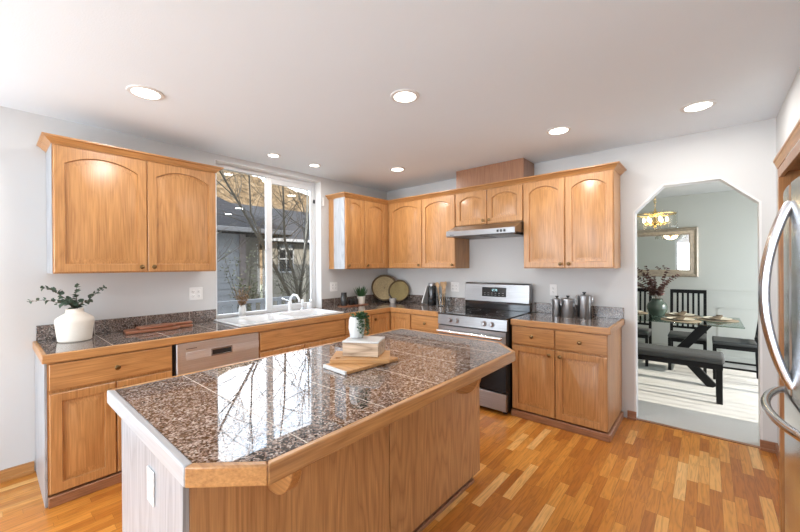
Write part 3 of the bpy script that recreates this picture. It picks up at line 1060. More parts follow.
def corbel(y):
    pts = [(bx1, .858), (bx1, .655)]
    for k in range(13):
        a = PI / 2 * k / 12
        pts.append((bx1 + .03 + .125 * math.sin(a), .80 - .145 * math.cos(a)))
    pts.append((bx1 + .155, .858))
    MB().prism([(x, z) for x, z in pts], 'y', y - .02, y + .02).build('corbel', wood_h, t, bevel=.003)


corbel(-3.22 - IY)
corbel(-2.00 - IY)


def outlet(label, loc, rz, kind='outlet', double=False):
    t = thing('wall_outlet' if kind == 'outlet' else 'wall_switch', label, 'outlet' if kind == 'outlet' else 'switch', loc, rz)
    w = .115 if double else .072
    MB().box(-w / 2, w / 2, -.006, -.0005, -.058, .058).build('cover_plate', plastic_m, t, bevel=.002)
    xs = (-.024, .024) if double else (0,)
    for x in xs:
        for z in ((-.02, .02) if kind == 'outlet' or not double else (0,)):
            sck = MB().lathe([(.0165, 0), (.0165, .0025), (.015, .0035), (0, .0035)], (x, -.0055, z), (0, -1, 0), n=20).build('socket', plastic_m, t)
            sl = MB().box(x - .007, x - .005, -.0098, -.0088, z - .002, z + .006).box(x + .005, x + .007, -.0098, -.0088, z - .002, z + .006)
            sl.lathe([(.002, 0), (.002, .0008)], (x, -.0088, z - .007), (0, -1, 0), n=8)
            sl.build('slots', dark_m, sck, smooth=0)
    return t


outlet('white outlet on the end panel of the island', (2.135, -3.505, .675), 0)
outlet('white double outlet on the wall under the left wall cabinet', (.0, -2.605, 1.18), WIN, double=True)
outlet('white outlet on the wall just right of the window', (.0, -1.0, 1.165), WIN, double=True)
outlet('white outlet on the wall between utensil jar and range', (1.165, -.0, 1.15), 0, double=True)
outlet('white outlet on the wall behind the steel canisters', (2.365, -.0, 1.16), 0)

# ================================================================== refrigerator and its surround
t = thing('refrigerator', 'stainless french-door refrigerator at the right edge, in the oak surround', 'refrigerator', (3.884, -1.655, 0), 0)
# local: front is -x, doors at x around 0
MB().box(.055, .80, -.445, .445, .03, 1.75).build('body', black_matte, t, bevel=.004)


def bowed(mb, y0, y1, z0, z1, bow=.032, back=.05):
    n = 18
    pts = [(back, y0), ]
    for k in range(n + 1):
        y = y0 + (y1 - y0) * k / n
        e = min(1, min(y - y0, y1 - y) / .012 + .3)
        x = -bow * (1 - (y / .447) ** 2) + (1 - e) * .012
        pts.append((x, y))
    pts.append((back, y1))
    pts.reverse()
    ls = [[(x, y, z) for x, y in pts] for z in (z0, z0 + .006, z1 - .006, z1)]
    mb.loops(ls)
    return mb


dl = bowed(MB(), .004, .445, .86, 1.76).build('door', steel_fridge, t, smooth=30)
dr2 = bowed(MB(), -.445, -.004, .86, 1.76).build('door', steel_fridge, t, smooth=30)
fz = bowed(MB(), -.445, .445, .07, .845).build('freezer_drawer', steel_fridge, t, smooth=30)
MB().box(.02, .06, -.44, .44, .015, .068).build('kick_grille', black_matte, t)


def bow_handle(parent, pts, rad=.0165):
    MB().tube(pts, rad, n=14).build('handle', steel_handle, parent)


for (d_, y) in ((dl, .030), (dr2, -.030)):
    pts = []
    for k in range(21):
        s = k / 20
        pts.append((-.030 - .080 * math.sin(PI * s) ** .8, y, .905 + .775 * s))
    bow_handle(d_, pts)
pts = []
for k in range(23):
    s = k / 22
    yy = -.36 + .72 * s
    pts.append((-.016 - .088 * math.sin(PI * s) ** .7, yy, .80))
bow_handle(fz, pts)
t = thing('refrigerator_surround', 'oak surround with crown moulding framing the refrigerator', 'cabinet', (0, 0, 0), 0)
MB().box(3.872, 4.70, -1.162, -1.122, .002, 1.925).build('side_panel', wood_casing, t, bevel=.002)
MB().box(3.872, 4.70, -2.215, -2.175, .002, 1.925).build('side_panel', wood_casing, t, bevel=.002)
MB().box(3.872, 3.890, -2.175, -1.162, 1.875, 1.925).build('head_rail', wood_casing, t, bevel=.002)
MB().box(3.890, 4.70, -2.175, -1.162, 1.90, 1.925).build('top_panel', wood_casing, t, bevel=.002)
crown(MB(), [(3.975, -1.121), (3.8715, -1.121), (3.8715, -2.216), (3.975, -2.216)], 1.926, h=.05, out=.015).build('crown_moulding', wood_d, t, smooth=25)

# ================================================================== things on the worktops
rnd = random.Random(7)


def stem_leaves(lf, st, pts, n, ln, wd, spread=.6, r0=.0028, skip=.15):
    P = [Vector(p) for p in pts]
    # resample a smooth curve
    C = []
    for i in range(len(P) - 1):
        p0, p1, p2, p3 = P[max(i - 1, 0)], P[i], P[i + 1], P[min(i + 2, len(P) - 1)]
        for k in range(6):
            s = k / 6
            C.append(.5 * ((2 * p1) + (p2 - p0) * s + (2 * p0 - 5 * p1 + 4 * p2 - p3) * s * s + (3 * p1 - p0 - 3 * p2 + p3) * s ** 3))
    C.append(P[-1])
    st.tube(C, [r0 * (1 - .7 * i / len(C)) for i in range(len(C))], n=5)
    for k in range(n):
        s = skip + (1 - skip) * k / max(1, n - 1)
        i = min(int(s * (len(C) - 1)), len(C) - 2)
        p = C[i]
        d = (C[i + 1] - C[i]).normalized()
        sc_ = 1.0 - .55 * s
        for sg in (-1, 1):
            side = d.cross(Vector((rnd.uniform(-1, 1), rnd.uniform(-1, 1), rnd.uniform(-.4, 1)))).normalized()
            dd = (d * spread + side * sg).normalized()
            nn = Vector((rnd.uniform(-.6, .6), rnd.uniform(-.6, .6), 1))
            lf.leaf(p, dd, nn, ln * sc_ * rnd.uniform(.8, 1.15), wd * sc_ * rnd.uniform(.8, 1.15))
    return lf


# vase with eucalyptus
t = thing('vase', 'cream ceramic vase with eucalyptus sprigs on the left worktop end', 'vase', (.20, -3.465, WT + .0008))
MB().lathe([(.0, .0), (.086, .0), (.092, .006), (.097, .05), (.106, .13), (.107, .146), (.101, .160), (.070, .184), (.052, .196), (.048, .203), (.048, .220),
            (.051, .224), (.047, .226), (.043, .224), (.043, .195), (.07, .172), (.0, .165)], n=40, cap0=False, cap1=False).build('vessel', ceramic_m, t)
lf, stm = MB(), MB()
for pts in ([(0, 0, .20), (.02, -.03, .255), (.05, -.09, .275), (.08, -.155, .300), (.09, -.235, .295)],
            [(0, 0, .20), (-.01, -.03, .275), (0, -.08, .33), (.01, -.125, .365), (.02, -.165, .375)],
            [(0, 0, .20), (.01, .01, .28), (.01, .005, .34), (.0, .02, .395)],
            [(0, 0, .20), (.02, .03, .255), (.0, .08, .285), (-.03, .135, .335), (-.05, .175, .365)],
            [(0, 0, .20), (.03, -.01, .25), (.06, -.04, .275), (.07, -.07, .28)]):
    stem_leaves(lf, stm, pts, 12, .047, .044, spread=.5)
stm.build('stems', stem_m, t)
lf.build('leaves', leaf_grey, t, recalc=False)

# carved wooden boards by the backsplash
t = thing('serving_board', 'lower red-brown wooden serving board by the backsplash', 'serving board', (.20, -2.945, WT + .001), R(-6), 'carved serving boards')
def paddle(mb, L, W, H_, hl=.12, hw=.045):
    pts = [(-W / 2, -L / 2), (W / 2, -L / 2), (W / 2, L / 2 - hl - .03), (hw / 2, L / 2 - hl), (hw / 2, L / 2 - .012), (hw / 4, L / 2), (-hw / 4, L / 2), (-hw / 2, L / 2 - .012), (-hw / 2, L / 2 - hl), (-W / 2, L / 2 - hl - .03)]
    mb.prism(pts, 'z', 0, H_)
    return mb
paddle(MB(), .47, .15, .022, .10).build('board', wood_red, t, bevel=.006)
t = thing('serving_board', 'upper red-brown wooden paddle lying on the serving board', 'serving board', (.195, -2.90, WT + .0245), R(4), 'carved serving boards')
paddle(MB(), .40, .11, .020, .14, .05).build('board', wood_red, t, bevel=.007)

# dried flowers on the sill
t = thing('flower_vase', 'small white vase of dried brown flowers on the window sill', 'vase', (-.045, -2.15, WT + .001))
MB().lathe([(.0, 0), (.030, 0), (.035, .01), (.036, .07), (.030, .10), (.028, .115), (.025, .115), (.026, .1), (0, .09)], n=24, cap0=False, cap1=False).build('vessel', pot_m, t)
for k in range(16):
    lf = MB()
    stm = lf
    a = k * 2.4
    r = .02 + .085 * rnd.random()
    h = .16 + .16 * rnd.random()
    stem_leaves(lf, stm, [(0, 0, .09), (r * .3 * math.cos(a), r * .5 * math.sin(a), h * .65), (r * .35 * math.cos(a), r * math.sin(a), h)], 6, .032, .028, r0=.0015, skip=.45)
    lf.build('flower_sprig', leaf_dry2, t, recalc=False)

# corner group
o = MB().prism([(.06, -.99), (.20, -.99), (.20, -.58), (.06, -.58)], 'z', WT + .0008, WT + .012).build('tray', wood_red, bevel=.004)
tag(o, 'small red-brown wooden tray under the dark jars in the corner', 'tray')
tz = WT + .0128


def jar(label, x, y, r, h, name='jar'):
    t = thing(name, label, 'jar', (x, y, tz), 0, 'dark jars on the corner tray')
    MB().lathe([(0, 0), (r * .95, 0), (r, .004), (r, h * .74), (r * .85, h * .8), (0, h * .8)], n=20, cap0=False, cap1=False).build('jar_body', mat('smoked_glass', (.025, .026, .027), .12, coat=.4), t)
    MB().lathe([(r * .9, h * .8), (r * .9, h * .97), (r * .8, h), (0, h)], n=20, cap1=False).build('lid', black_matte, t)


jar('tall dark pepper mill jar, leftmost on the corner tray', .12, -.935, .039, .165)
jar('short dark jar with black lid, middle of the corner tray', .12, -.815, .032, .075)
jar('short dark jar with black lid, next to the grass pot', .12, -.735, .032, .075)
t = thing('potted_grass', 'spiky green grass plant in a cream pot in the worktop corner', 'potted plant', (.125, -.645, tz))
MB().lathe([(0, 0), (.042, 0), (.046, .004), (.056, .095), (.058, .10), (.052, .10), (.05, .085), (0, .08)], n=24, cap0=False, cap1=False).build('pot', ceramic_m, t)
lf = MB()
for k in range(70):
    a = rnd.uniform(0, 2 * PI)
    tl_ = rnd.uniform(.1, 1.15)
    d_ = Vector((math.cos(a) * tl_ * .8, math.sin(a) * tl_, 1)).normalized()
    p = Vector((math.cos(a) * .03 * rnd.random(), math.sin(a) * .03 * rnd.random(), .08))
    lf.leaf(p, d_, Vector((-math.sin(a), math.cos(a), .2)).cross(d_), rnd.uniform(.11, .18), .014)
lf.build('leaves', leaf_green, t, recalc=False)


def tray(label, c, nrm, rad, depth, name, m1, m2):
    """a round woven tray leaning back; c is its centre"""
    n = Vector(nrm).normalized()
    t = thing(name, label, 'tray', c, 0, 'round woven trays in the corner')
    MB().lathe([(0, .004), (rad * .88, .004), (rad * .93, .010), (rad * .97, depth), (rad, depth), (rad * .985, .002), (rad * .9, -.006), (0, -.006)],
               (0, 0, 0), n, n=48, cap0=False, cap1=False).build('rim', m2, t)
    wv = MB()
    for k in range(7):
        r = rad * (.88 - .12 * k)
        wv.lathe([(r, .0045), (r - .004, .0085), (r - rad * .09, .0085), (r - rad * .115, .0045)], (0, 0, 0), n, n=40, cap0=False, cap1=False)
    wv.build('weave', m1, t)


weave_a = mat('straw_weave', (.52, .40, .22), .7, noise=.45, nscale=55, bump=.5, bscale=120)
weave_rim = mat('dark_weave', (.16, .11, .055), .7, noise=.3, nscale=60)
tray('larger round woven tray leaning in the worktop corner', (.118, -.185, WT + .196), (.72, -.62, .30), .188, .026, 'woven_tray', weave_a, weave_rim)
tray('smaller round woven tray leaning on the larger one', (.325, -.110, WT + .158), (.40, -.87, .30), .152, .026, 'woven_tray', mat('olive_weave', (.36, .28, .12), .65, noise=.35, nscale=55, bump=.5, bscale=120), weave_rim)
t = thing('mortar', 'small grey mortar bowl in front of the woven trays', 'mortar', (.325, -.245, WT + .001))
MB().lathe([(0, 0), (.034, 0), (.036, .008), (.046, .03), (.05, .065), (.045, .065), (.04, .03), (0, .015)], n=28, cap0=False, cap1=False).build('bowl', mat('pale_stone', (.52, .50, .48), .4, noise=.35, nscale=30), t)
MB().tube([(.01, 0, .03), (-.045, -.025, .115)], [.012, .008], n=10).build('pestle', mat('dark_pestle', (.05, .035, .03), .4), t)

# left of the range
t = thing('tall_canister', 'tall black canister with grey lid left of the utensil jar', 'canister', (.900, -.125, WT + .001))
MB().lathe([(0, 0), (.055, 0), (.057, .006), (.054, .225), (.047, .25), (0, .25)], n=32, cap0=False, cap1=False).build('canister_body', black_gloss, t)
MB().lathe([(.047, .2505), (.048, .277), (.044, .285), (0, .285)], n=32).build('lid', steel_h, t)
o = thing('chopping_board', 'white chopping board leaning beside the tall black canister', 'chopping board', (.765, -.115, WT + .006))
MB().obox(Matrix.Translation((.022, .03, .118)) @ Matrix.Rotation(R(14), 4, 'Y') @ Matrix.Rotation(R(-8), 4, 'X'), .018, .13, .235).build('board', pot_m, o, bevel=.004)
t = thing('utensil_jar', 'clear jar of wooden kitchen utensils left of the range', 'jar', (1.05, -.125, WT + .001))
MB().lathe([(0, .0), (.050, 0), (.055, .005), (.055, .155), (.057, .16), (.053, .16), (.051, .012), (0, .01)], n=28, cap0=False, cap1=False).build('jar_glass', clear_glass, t)


def utensil(label, base, top, head, name, hw=.033):
    b_, t_ = Vector(base), Vector(top)
    o = thing(name, label, 'utensil', (1.05, -.125, WT + .001), 0, 'wooden utensils in the jar')
    mbb = MB()
    mbb.tube([b_, b_.lerp(t_, .6), t_], [.006, .006, .007], n=8)
    d_ = (t_ - b_).normalized()
    s_ = Vector((1, 0, 0))
    ls = []
    prof = {'spoon': [(0, .3), (.015, .8), (.035, 1), (.055, .85), (.068, .3)], 'flat': [(0, .35), (.01, .8), (.03, .95), (.06, 1), (.066, .95)]}[head]
    for h, w in prof:
        p = t_ + d_ * (h - .005)
        nn = d_.cross(s_).normalized()
        q = []
        for k in range(12):
            a = 2 * PI * k / 12
            q.append(p + s_ * math.cos(a) * hw * w + nn * math.sin(a) * .006)
        ls.append(q)
    mbb.loops(ls)
    mbb.build('utensil_handle', wood_spoon, o)


utensil('wide wooden spoon leaning left in the utensil jar', (-.015, -.02, .014), (-.045, -.025, .235), 'spoon', 'wooden_spoon')
utensil('wooden spatula standing upright in the utensil jar', (.0, .02, .014), (.000, .012, .24), 'flat', 'wooden_spatula')
utensil('dark wooden spoon leaning right in the utensil jar', (.012, -.018, .014), (.046, -.021, .215), 'flat', 'wooden_spoon', .02)
utensil('slim wooden spoon behind the spatula in the utensil jar', (.015, .026, .014), (.028, .034, .245), 'spoon', 'wooden_spoon', .022)


def canister(label, x, y, r, h):
    t = thing('steel_canister', label, 'canister', (x, y, WT + .001), 0, 'steel kitchen canisters')
    MB().lathe([(0, 0), (r * .97, 0), (r, .004), (r, h), (0, h)], n=36, cap0=False, cap1=False).build('canister_body', steel_v, t)
    MB().lathe([(r * 1.02, h + .001), (r * 1.03, h + .012), (r * .95, h + .022), (r * .5, h + .028), (0, h + .029)], n=36).build('lid', steel_h, t)
    MB().lathe([(.006, h + .028), (.006, h + .034), (.017, h + .046), (.016, h + .052), (0, h + .053)], n=18).build('lid_knob', black_matte, t)
    for sg in (-1, 1):
        MB().tube([(sg * (r + .001), 0, h * .68), (sg * (r + .012), 0, h * .85), (sg * (r + .014), 0, h + .012), (sg * (r + .002), 0, h + .02)], .003, n=8).build('latch', chrome_m, t)


canister('small steel canister, leftmost of three right of the range', 2.445, -.150, .043, .145)
canister('middle steel canister of three, standing slightly forward', 2.563, -.205, .058, .158)
canister('tallest steel canister, rightmost of three right of the range', 2.695, -.150, .058, .195)

# ---- on the island
t = thing('cutting_board', 'lower pale-edged cutting board lying on the island', 'cutting board', (2.225, -2.60, WT + .0015), R(-4), 'cutting boards on the island')
bd = MB().box(-.092, .092, -.165, .175, 0, .017).build('board', wood_board, t, bevel=.003)
MB().box(-.092, .092, -.1785, -.1655, 0, .017).build('end_strip', pot_m, t, bevel=.002)
t = thing('cutting_board', 'upper cutting board with finger hole lying askew under the wood block', 'cutting board', (2.195, -2.575, WT + .0195), R(41), 'cutting boards on the island')
hole = MB()
def plank(mb, x0, x1, y0, y1, z0, z1, hx, hy, hr, n=32):
    """rectangular board with a round hole through it"""
    def rect(k, z):
        a = 2 * PI * k / n
        c_, s_ = math.cos(a), math.sin(a)
        ts = []
        if c_ > 1e-9: ts.append((x1 - hx) / c_)
        if c_ < -1e-9: ts.append((x0 - hx) / c_)
        if s_ > 1e-9: ts.append((y1 - hy) / s_)
        if s_ < -1e-9: ts.append((y0 - hy) / s_)
        q = min(ts)
        return (hx + c_ * q, hy + s_ * q, z)
    def snap(z):
        pts = [rect(k, z) for k in range(n)]
        for cx in (x0, x1):
            for cy in (y0, y1):
                k = min(range(n), key=lambda i: (pts[i][0] - cx) ** 2 + (pts[i][1] - cy) ** 2)
                pts[k] = (cx, cy, z)
        return pts
    circ = lambda z: [(hx + hr * math.cos(2 * PI * k / n), hy + hr * math.sin(2 * PI * k / n), z) for k in range(n)]
    mb.loops([snap(z1), circ(z1), circ(z0), snap(z0), snap(z1)], False, False)
    return mb
plank(hole, -.15, .15, -.095, .095, 0, .020, -.115, -.055, .014).build('board', wood_board, t, bevel=.002)
t = thing('wood_block', 'pale rough wood block with white top on the cutting boards', 'wood block', (2.185, -2.545, WT + .0405), R(30))
MB().box(-.097, .097, -.074, .074, 0, .070).build('block', wood_pale, t, bevel=.003)
MB().box(-.097, .097, -.074, .074, .0705, .080).build('top', pot_m, t, bevel=.003)
t = thing('potted_plant', 'small white pot with trailing green plant on the wood block', 'potted plant', (2.130, -2.548, WT + .1215))
MB().lathe([(0, 0), (.030, 0), (.036, .006), (.045, .05), (.043, .09), (.037, .113), (.034, .113), (.039, .085), (0, .08)], n=32, cap0=False, cap1=False).build('pot', pot_m, t)
lf, stm = MB(), MB()
for k in range(13):
    a = R(-35 + 8 * k + rnd.uniform(-8, 8))       # trailing mostly over the right-hand rim
    dx, dy = math.cos(a), math.sin(a)
    lng = rnd.uniform(.03, .10)
    p = [(0, 0, .085), (dx * .035, dy * .035, .125), (dx * .056, dy * .056, .108), (dx * .062, dy * .062, max(.02, .10 - lng * .5)), (dx * .066, dy * .066, max(.014, .10 - lng))]
    stem_leaves(lf, stm, p, 13, .024, .019, spread=.3, r0=.0012, skip=.2)
for k in range(9):
    a = rnd.uniform(0, 2 * PI)
    stem_leaves(lf, stm, [(0, 0, .085), (math.cos(a) * .025, math.sin(a) * .025, .12), (math.cos(a) * .04, math.sin(a) * .04, .128)], 5, .017, .013, spread=.3, r0=.0012)
stm.build('stems', leaf_green, t)
lf.build('leaves', leaf_green, t, recalc=False)

# ================================================================== dining room
FZ = .0045


def dining_chair(label, loc, rz):
    t = thing('dining_chair', label, 'chair', loc, rz, 'black slat-back dining chairs')
    w, d_ = .40, .42           # front is -y
    sp = MB().box(-w / 2, w / 2, -d_ / 2, d_ / 2 - .02, .435, .475).build('seat', fabric_grey, t, bevel=.015, seg=3)
    fr = MB().box(-w / 2 + .005, w / 2 - .005, -d_ / 2 + .01, -d_ / 2 + .03, .385, .434).box(-w / 2 + .005, w / 2 - .005, d_ / 2 - .045, d_ / 2 - .025, .385, .434)
    fr.box(-w / 2 + .005, -w / 2 + .025, -d_ / 2 + .03, d_ / 2 - .045, .385, .434).box(w / 2 - .025, w / 2 - .005, -d_ / 2 + .03, d_ / 2 - .045, .385, .434)
    fr.build('seat_frame', black_wood, t, bevel=.002)
    for sx in (-1, 1):
        MB().box(sx * (w / 2 - .02) - .017, sx * (w / 2 - .02) + .017, -d_ / 2 + .005, -d_ / 2 + .04, 0, .43).build('leg', black_wood, t, bevel=.002)
        MB().bar((sx * (w / 2 - .018), d_ / 2 + .01, 0), (sx * (w / 2 - .018), d_ / 2 - .008, .5), .034, .034, (0, 1, 0)).build('leg', black_wood, t, bevel=.002)
        MB().bar((sx * (w / 2 - .018), d_ / 2 - .008, .49), (sx * (w / 2 - .018), d_ / 2 + .06, 1.04), .034, .026, (0, 1, 0)).build('back_post', black_wood, t, bevel=.002)
        MB().bar((sx * (w / 2 - .02), -d_ / 2 + .03, .16), (sx * (w / 2 - .02), d_ / 2, .16), .015, .022).build('stretcher', black_wood, t)
    MB().bar((-w / 2 + .0, d_ / 2 + .062, 1.03), (w / 2 - .0, d_ / 2 + .062, 1.03), .026, .05).build('top_rail', black_wood, t, bevel=.004)
    MB().bar((-w / 2 + .02, d_ / 2 + .0, .53), (w / 2 - .02, d_ / 2 + .0, .53), .02, .03).build('lower_rail', black_wood, t, bevel=.002)
    for k in range(5):
        x = -.115 + .0575 * k
        MB().bar((x, d_ / 2 + .0, .53), (x, d_ / 2 + .058, 1.02), .024, .012, (0, 1, 0)).build('back_slat', black_wood, t)
    return t


c0 = dining_chair('black slat-back chair behind the table, right of the glass vase', (3.375, 2.30, FZ), 0)
dup(c0, (2.76, 2.30, FZ), 0, 'black slat-back chair behind the table, at the left edge of the arch')
dup(c0, (3.835, 2.14, FZ), R(-90), 'black slat-back chair at the right end of the table')

t = thing('dining_table', 'glass-topped dining table with black crossed legs', 'table', (2.95, 1.74, FZ))
MB().box(-.93, .93, -.45, .45, .735, .747).build('table_top', table_glass, t, bevel=.002)
for cx in (.37, -.37):
    sg = 1 if cx > 0 else -1
    MB().bar((cx - sg * .02, -.168, .345), (cx + sg * .27, -.168, .733), .09, .045, (0, 1, 0)).build('leg', black_wood, t, bevel=.003)
    MB().bar((cx + sg * .31, -.168, .0), (cx - sg * .02, -.168, .39), .09, .045, (0, 1, 0)).build('leg', black_wood, t, bevel=.003)
MB().bar((-.36, -.168, .37), (.36, -.168, .37), .06, .05).build('stretcher', black_wood, t, bevel=.003)

t = thing('bench', 'long grey upholstered bench with black legs at the dining table', 'bench', (2.95, 1.09, FZ))
MB().box(-.76, .765, -.165, .165, .40, .482).build('seat', fabric_grey, t, bevel=.03, seg=4)
MB().box(-.745, .75, -.15, .15, .345, .399).build('apron', black_wood, t, bevel=.003)
for x in (-.72, .722):
    for y in (-.125, .125):
        MB().box(x - .025, x + .025, y - .022, y + .022, 0, .345).build('leg', black_wood, t, bevel=.003)

TZ = FZ + .7485
t = thing('glass_vase', 'round green glass vase of dried red-brown leaves on dining table', 'vase', (3.09, 1.78, TZ))
MB().lathe([(r_ * .86, h_ * .95) for r_, h_ in [(0, .004), (.06, .0), (.085, .01), (.125, .075), (.132, .12), (.115, .17), (.075, .205), (.068, .222), (.076, .235), (.07, .232), (.063, .22), (.07, .2),
            (.108, .165), (.125, .12), (.118, .078), (.08, .016), (0, .012)]], n=36, cap0=False, cap1=False).build('vessel', vase_glass, t)
lf, stm = MB(), MB()
for pts in ([(0, 0, .02), (-.02, 0, .23), (-.09, .0, .40), (-.20, .02, .50)], [(0, 0, .02), (-.02, .02, .23), (-.10, .03, .35), (-.22, .05, .42)],
            [(0, 0, .02), (-.01, -.02, .23), (-.06, -.02, .36), (-.13, -.03, .44)], [(0, 0, .02), (.03, 0, .23), (.09, 0, .36), (.20, .0, .44)],
            [(0, 0, .02), (.02, .02, .23), (.06, .02, .38), (.11, .0, .50)], [(0, 0, .02), (.01, -.02, .22), (.05, -.03, .33), (.13, -.02, .40)],
            [(0, 0, .02), (-.03, 0, .22), (-.12, 0, .32), (-.24, 0, .36)], [(0, 0, .02), (0, .0, .23), (-.02, 0, .34), (-.03, 0, .42)],
            [(0, 0, .02), (-.01, .02, .23), (-.07, -.02, .40), (-.10, .0, .52)]):
    pts = [(x * 1.12, y, .2 + (z - .2) * 1.4 if z > .2 else z) for x, y, z in pts]
    stem_leaves(lf, stm, pts, 26, .066, .056, spread=.45, r0=.0036, skip=.42)
stm.build('stems', stem_m, t)
lf.build('leaves', leaf_dried, t, recalc=False)


def setting(x, y, where):
    t = tag(MB().lathe([(0, 0), (.19, 0), (.192, .003), (.188, .006), (0, .006)], n=40, cap0=False, cap1=False).build('placemat', mat_weave),
            'round woven placemat ' + where, 'placemat', 'woven placemats on the dining table')
    t.location = (x, y, TZ)
    t = tag(MB().lathe([(0, .002), (.08, 0), (.13, .014), (.133, .018), (.128, .018), (.08, .006), (0, .006)], n=36, cap0=False, cap1=False).build('plate', plate_m),
            'cream plate on the placemat ' + where, 'plate', 'cream plates on the dining table')
    t.location = (x, y, TZ + .0065)
    mb = MB()
    for k in range(3):
        mb.lathe([(0, 0), (.05 - .01 * k, .002), (.055 - .012 * k, .012), (.03, .02), (0, .022)], (.02 * (k - 1), .035 * (k - 1), .011 * k), n=9, cap0=False, cap1=False)
    t = tag(mb.build('napkin', napkin_m), 'folded dark napkin on the plate ' + where, 'napkin', 'dark napkins on the plates')
    t.location = (x, y, TZ + .014)


setting(3.34, 1.50, 'nearest the bench, right of the vase')
setting(3.67, 1.80, 'at the right end of the table')
setting(3.33, 1.98, 'before the chair right of the vase')
setting(2.78, 1.98, 'at the left edge of the arch')

# mirror
t = thing('wall_mirror', 'large mirror in aged silver frame on the dining wall', 'mirror', (0, 0, 0))
x0, x1, z0, z1 = 2.30, 3.485, 1.225, 1.965
fr = MB()
def rectloop(i, y):
    return [(x0 + i, y, z0 + i), (x1 - i, y, z0 + i), (x1 - i, y, z1 - i), (x0 + i, y, z1 - i)]
fr.loops([rectloop(0, 2.998), rectloop(0, 2.965), rectloop(.018, 2.95), rectloop(.034, 2.958), rectloop(.05, 2.972), rectloop(.085, 2.975), rectloop(.092, 2.968), rectloop(.105, 2.972), rectloop(.108, 2.99)], False, False)
fr.build('frame', silver_frame, t, smooth=20)
MB().box(x0 + .10, x1 - .10, 2.984, 2.988, z0 + .10, z1 - .10).build('mirror_glass', mirror_m, t, smooth=0)

# chandelier
t = thing('chandelier', 'gold chandelier with clear glass panels over the dining table', 'chandelier', (3.08, 1.72, 1.885))
MB().tube([(0, 0, .24), (0, 0, .563)], .004, n=8).build('chain', gold_m, t)
lk = MB()
for k in range(7):
    n_ = 12
    c = Vector((0, 0, .30 + .04 * k))
    ax = Vector((1, 0, 0)) if k % 2 else Vector((0, 1, 0))
    pts = [c + ax * (.013 * math.cos(2 * PI * i / n_)) + Vector((0, 0, .026 * math.sin(2 * PI * i / n_))) for i in range(n_ + 1)]
    lk.tube(pts, .003, n=5)
lk.build('chain_links', gold_m, t)
MB().lathe([(0, .0), (.02, .005), (.012, .03), (.035, .06), (.02, .10), (.012, .14), (.03, .18), (.012, .22), (.006, .25)], n=20).build('column', gold_m, t)
rg = MB()
for z, rr_ in ((.17, .215), (.06, .12)):
    rg.tube([(rr_ * math.cos(2 * PI * k / 32), rr_ * math.sin(2 * PI * k / 32), z) for k in range(33)], .006, n=6, cap=False)
for k in range(6):
    a = PI / 3 * k
    rg.tube([(.01 * math.cos(a), .01 * math.sin(a), .05), (.10 * math.cos(a), .10 * math.sin(a), .03), (.12 * math.cos(a), .12 * math.sin(a), .07)], .005, n=6)
    rg.tube([(.01 * math.cos(a), .01 * math.sin(a), .17), (.215 * math.cos(a), .215 * math.sin(a), .17)], .004, n=6)
rg.build('frame', gold_m, t)
for k in range(12):
    a = PI / 6 * k
    Mx = Matrix.Translation((.225 * math.cos(a), .225 * math.sin(a), .09)) @ Matrix.Rotation(a, 4, 'Z')
    MB().obox(Mx, .006, .075, .20).build('glass_panel', crystal_m, t, bevel=.001)
for k in range(6):
    a = PI / 3 * k
    MB().lathe([(.008, .07), (.014, .085), (.017, .105), (.010, .13), (0, .14)], (.12 * math.cos(a), .12 * math.sin(a), 0), n=12).build('bulb', bulb_m, t)
MB().lathe([(0, -.03), (.018, -.02), (.022, -.005), (.012, .01), (0, .014)], n=14).build('crystal_drop', crystal_m, t)
MB().lathe([(.05, .535), (.055, .550), (.055, .564), (0, .564)], n=24).build('ceiling_rose', gold_m, t)
lamp('chandelier_glow', 'POINT', (3.08, 1.72, 1.98), 4.0, (1.0, .80, .52), shadow_soft_size=.12)

# ================================================================== outside the window
gm = MB()
gm.box(-60, -.16, -12, 60, -.9, -.6)
struct('ground', gm, ground_m, smooth=0)
# hillside
hm = MB()
NX, NY = 26, 60
hr_ = random.Random(3)
vs, fs = [], []
for i in range(NX):
    for j in range(NY):
        y = -25 + 110 * j / (NY - 1)
        s = i / (NX - 1)
        x = -34 - 40 * s
        top = 20.0 + 1.6 * math.sin(y * .11 + .9) - max(0, (y - 30)) * .16
        z = -1 + (top + 1) * math.sin(min(1, s * 1.25) * PI / 2) ** 1.1 + .8 * math.sin(y * .5 + i) * s + hr_.uniform(-.35, .35)
        vs.append((x, y, z))
for i in range(NX - 1):
    for j in range(NY - 1):
        a = i * NY + j
        fs.append((a, a + 1, a + NY + 1, a + NY))
hm.add(vs, fs)
struct('hillside', hm, hill_mat(), 'sunlit tan winter hillside beyond the houses', smooth=60)


def house_siding(mb, x, y0, y1, z0, z1, d=.02, step=.16):
    """lapped boards on a wall facing +x"""
    z = z0
    while z < z1 - .01:
        zz = min(z + step, z1)
        mb.prism([(x - .12, z), (x + d, z), (x + d * .2, zz), (x - .12, zz)], 'y', y0, y1)
        z = zz
    return mb


def xz(mb):
    return mb


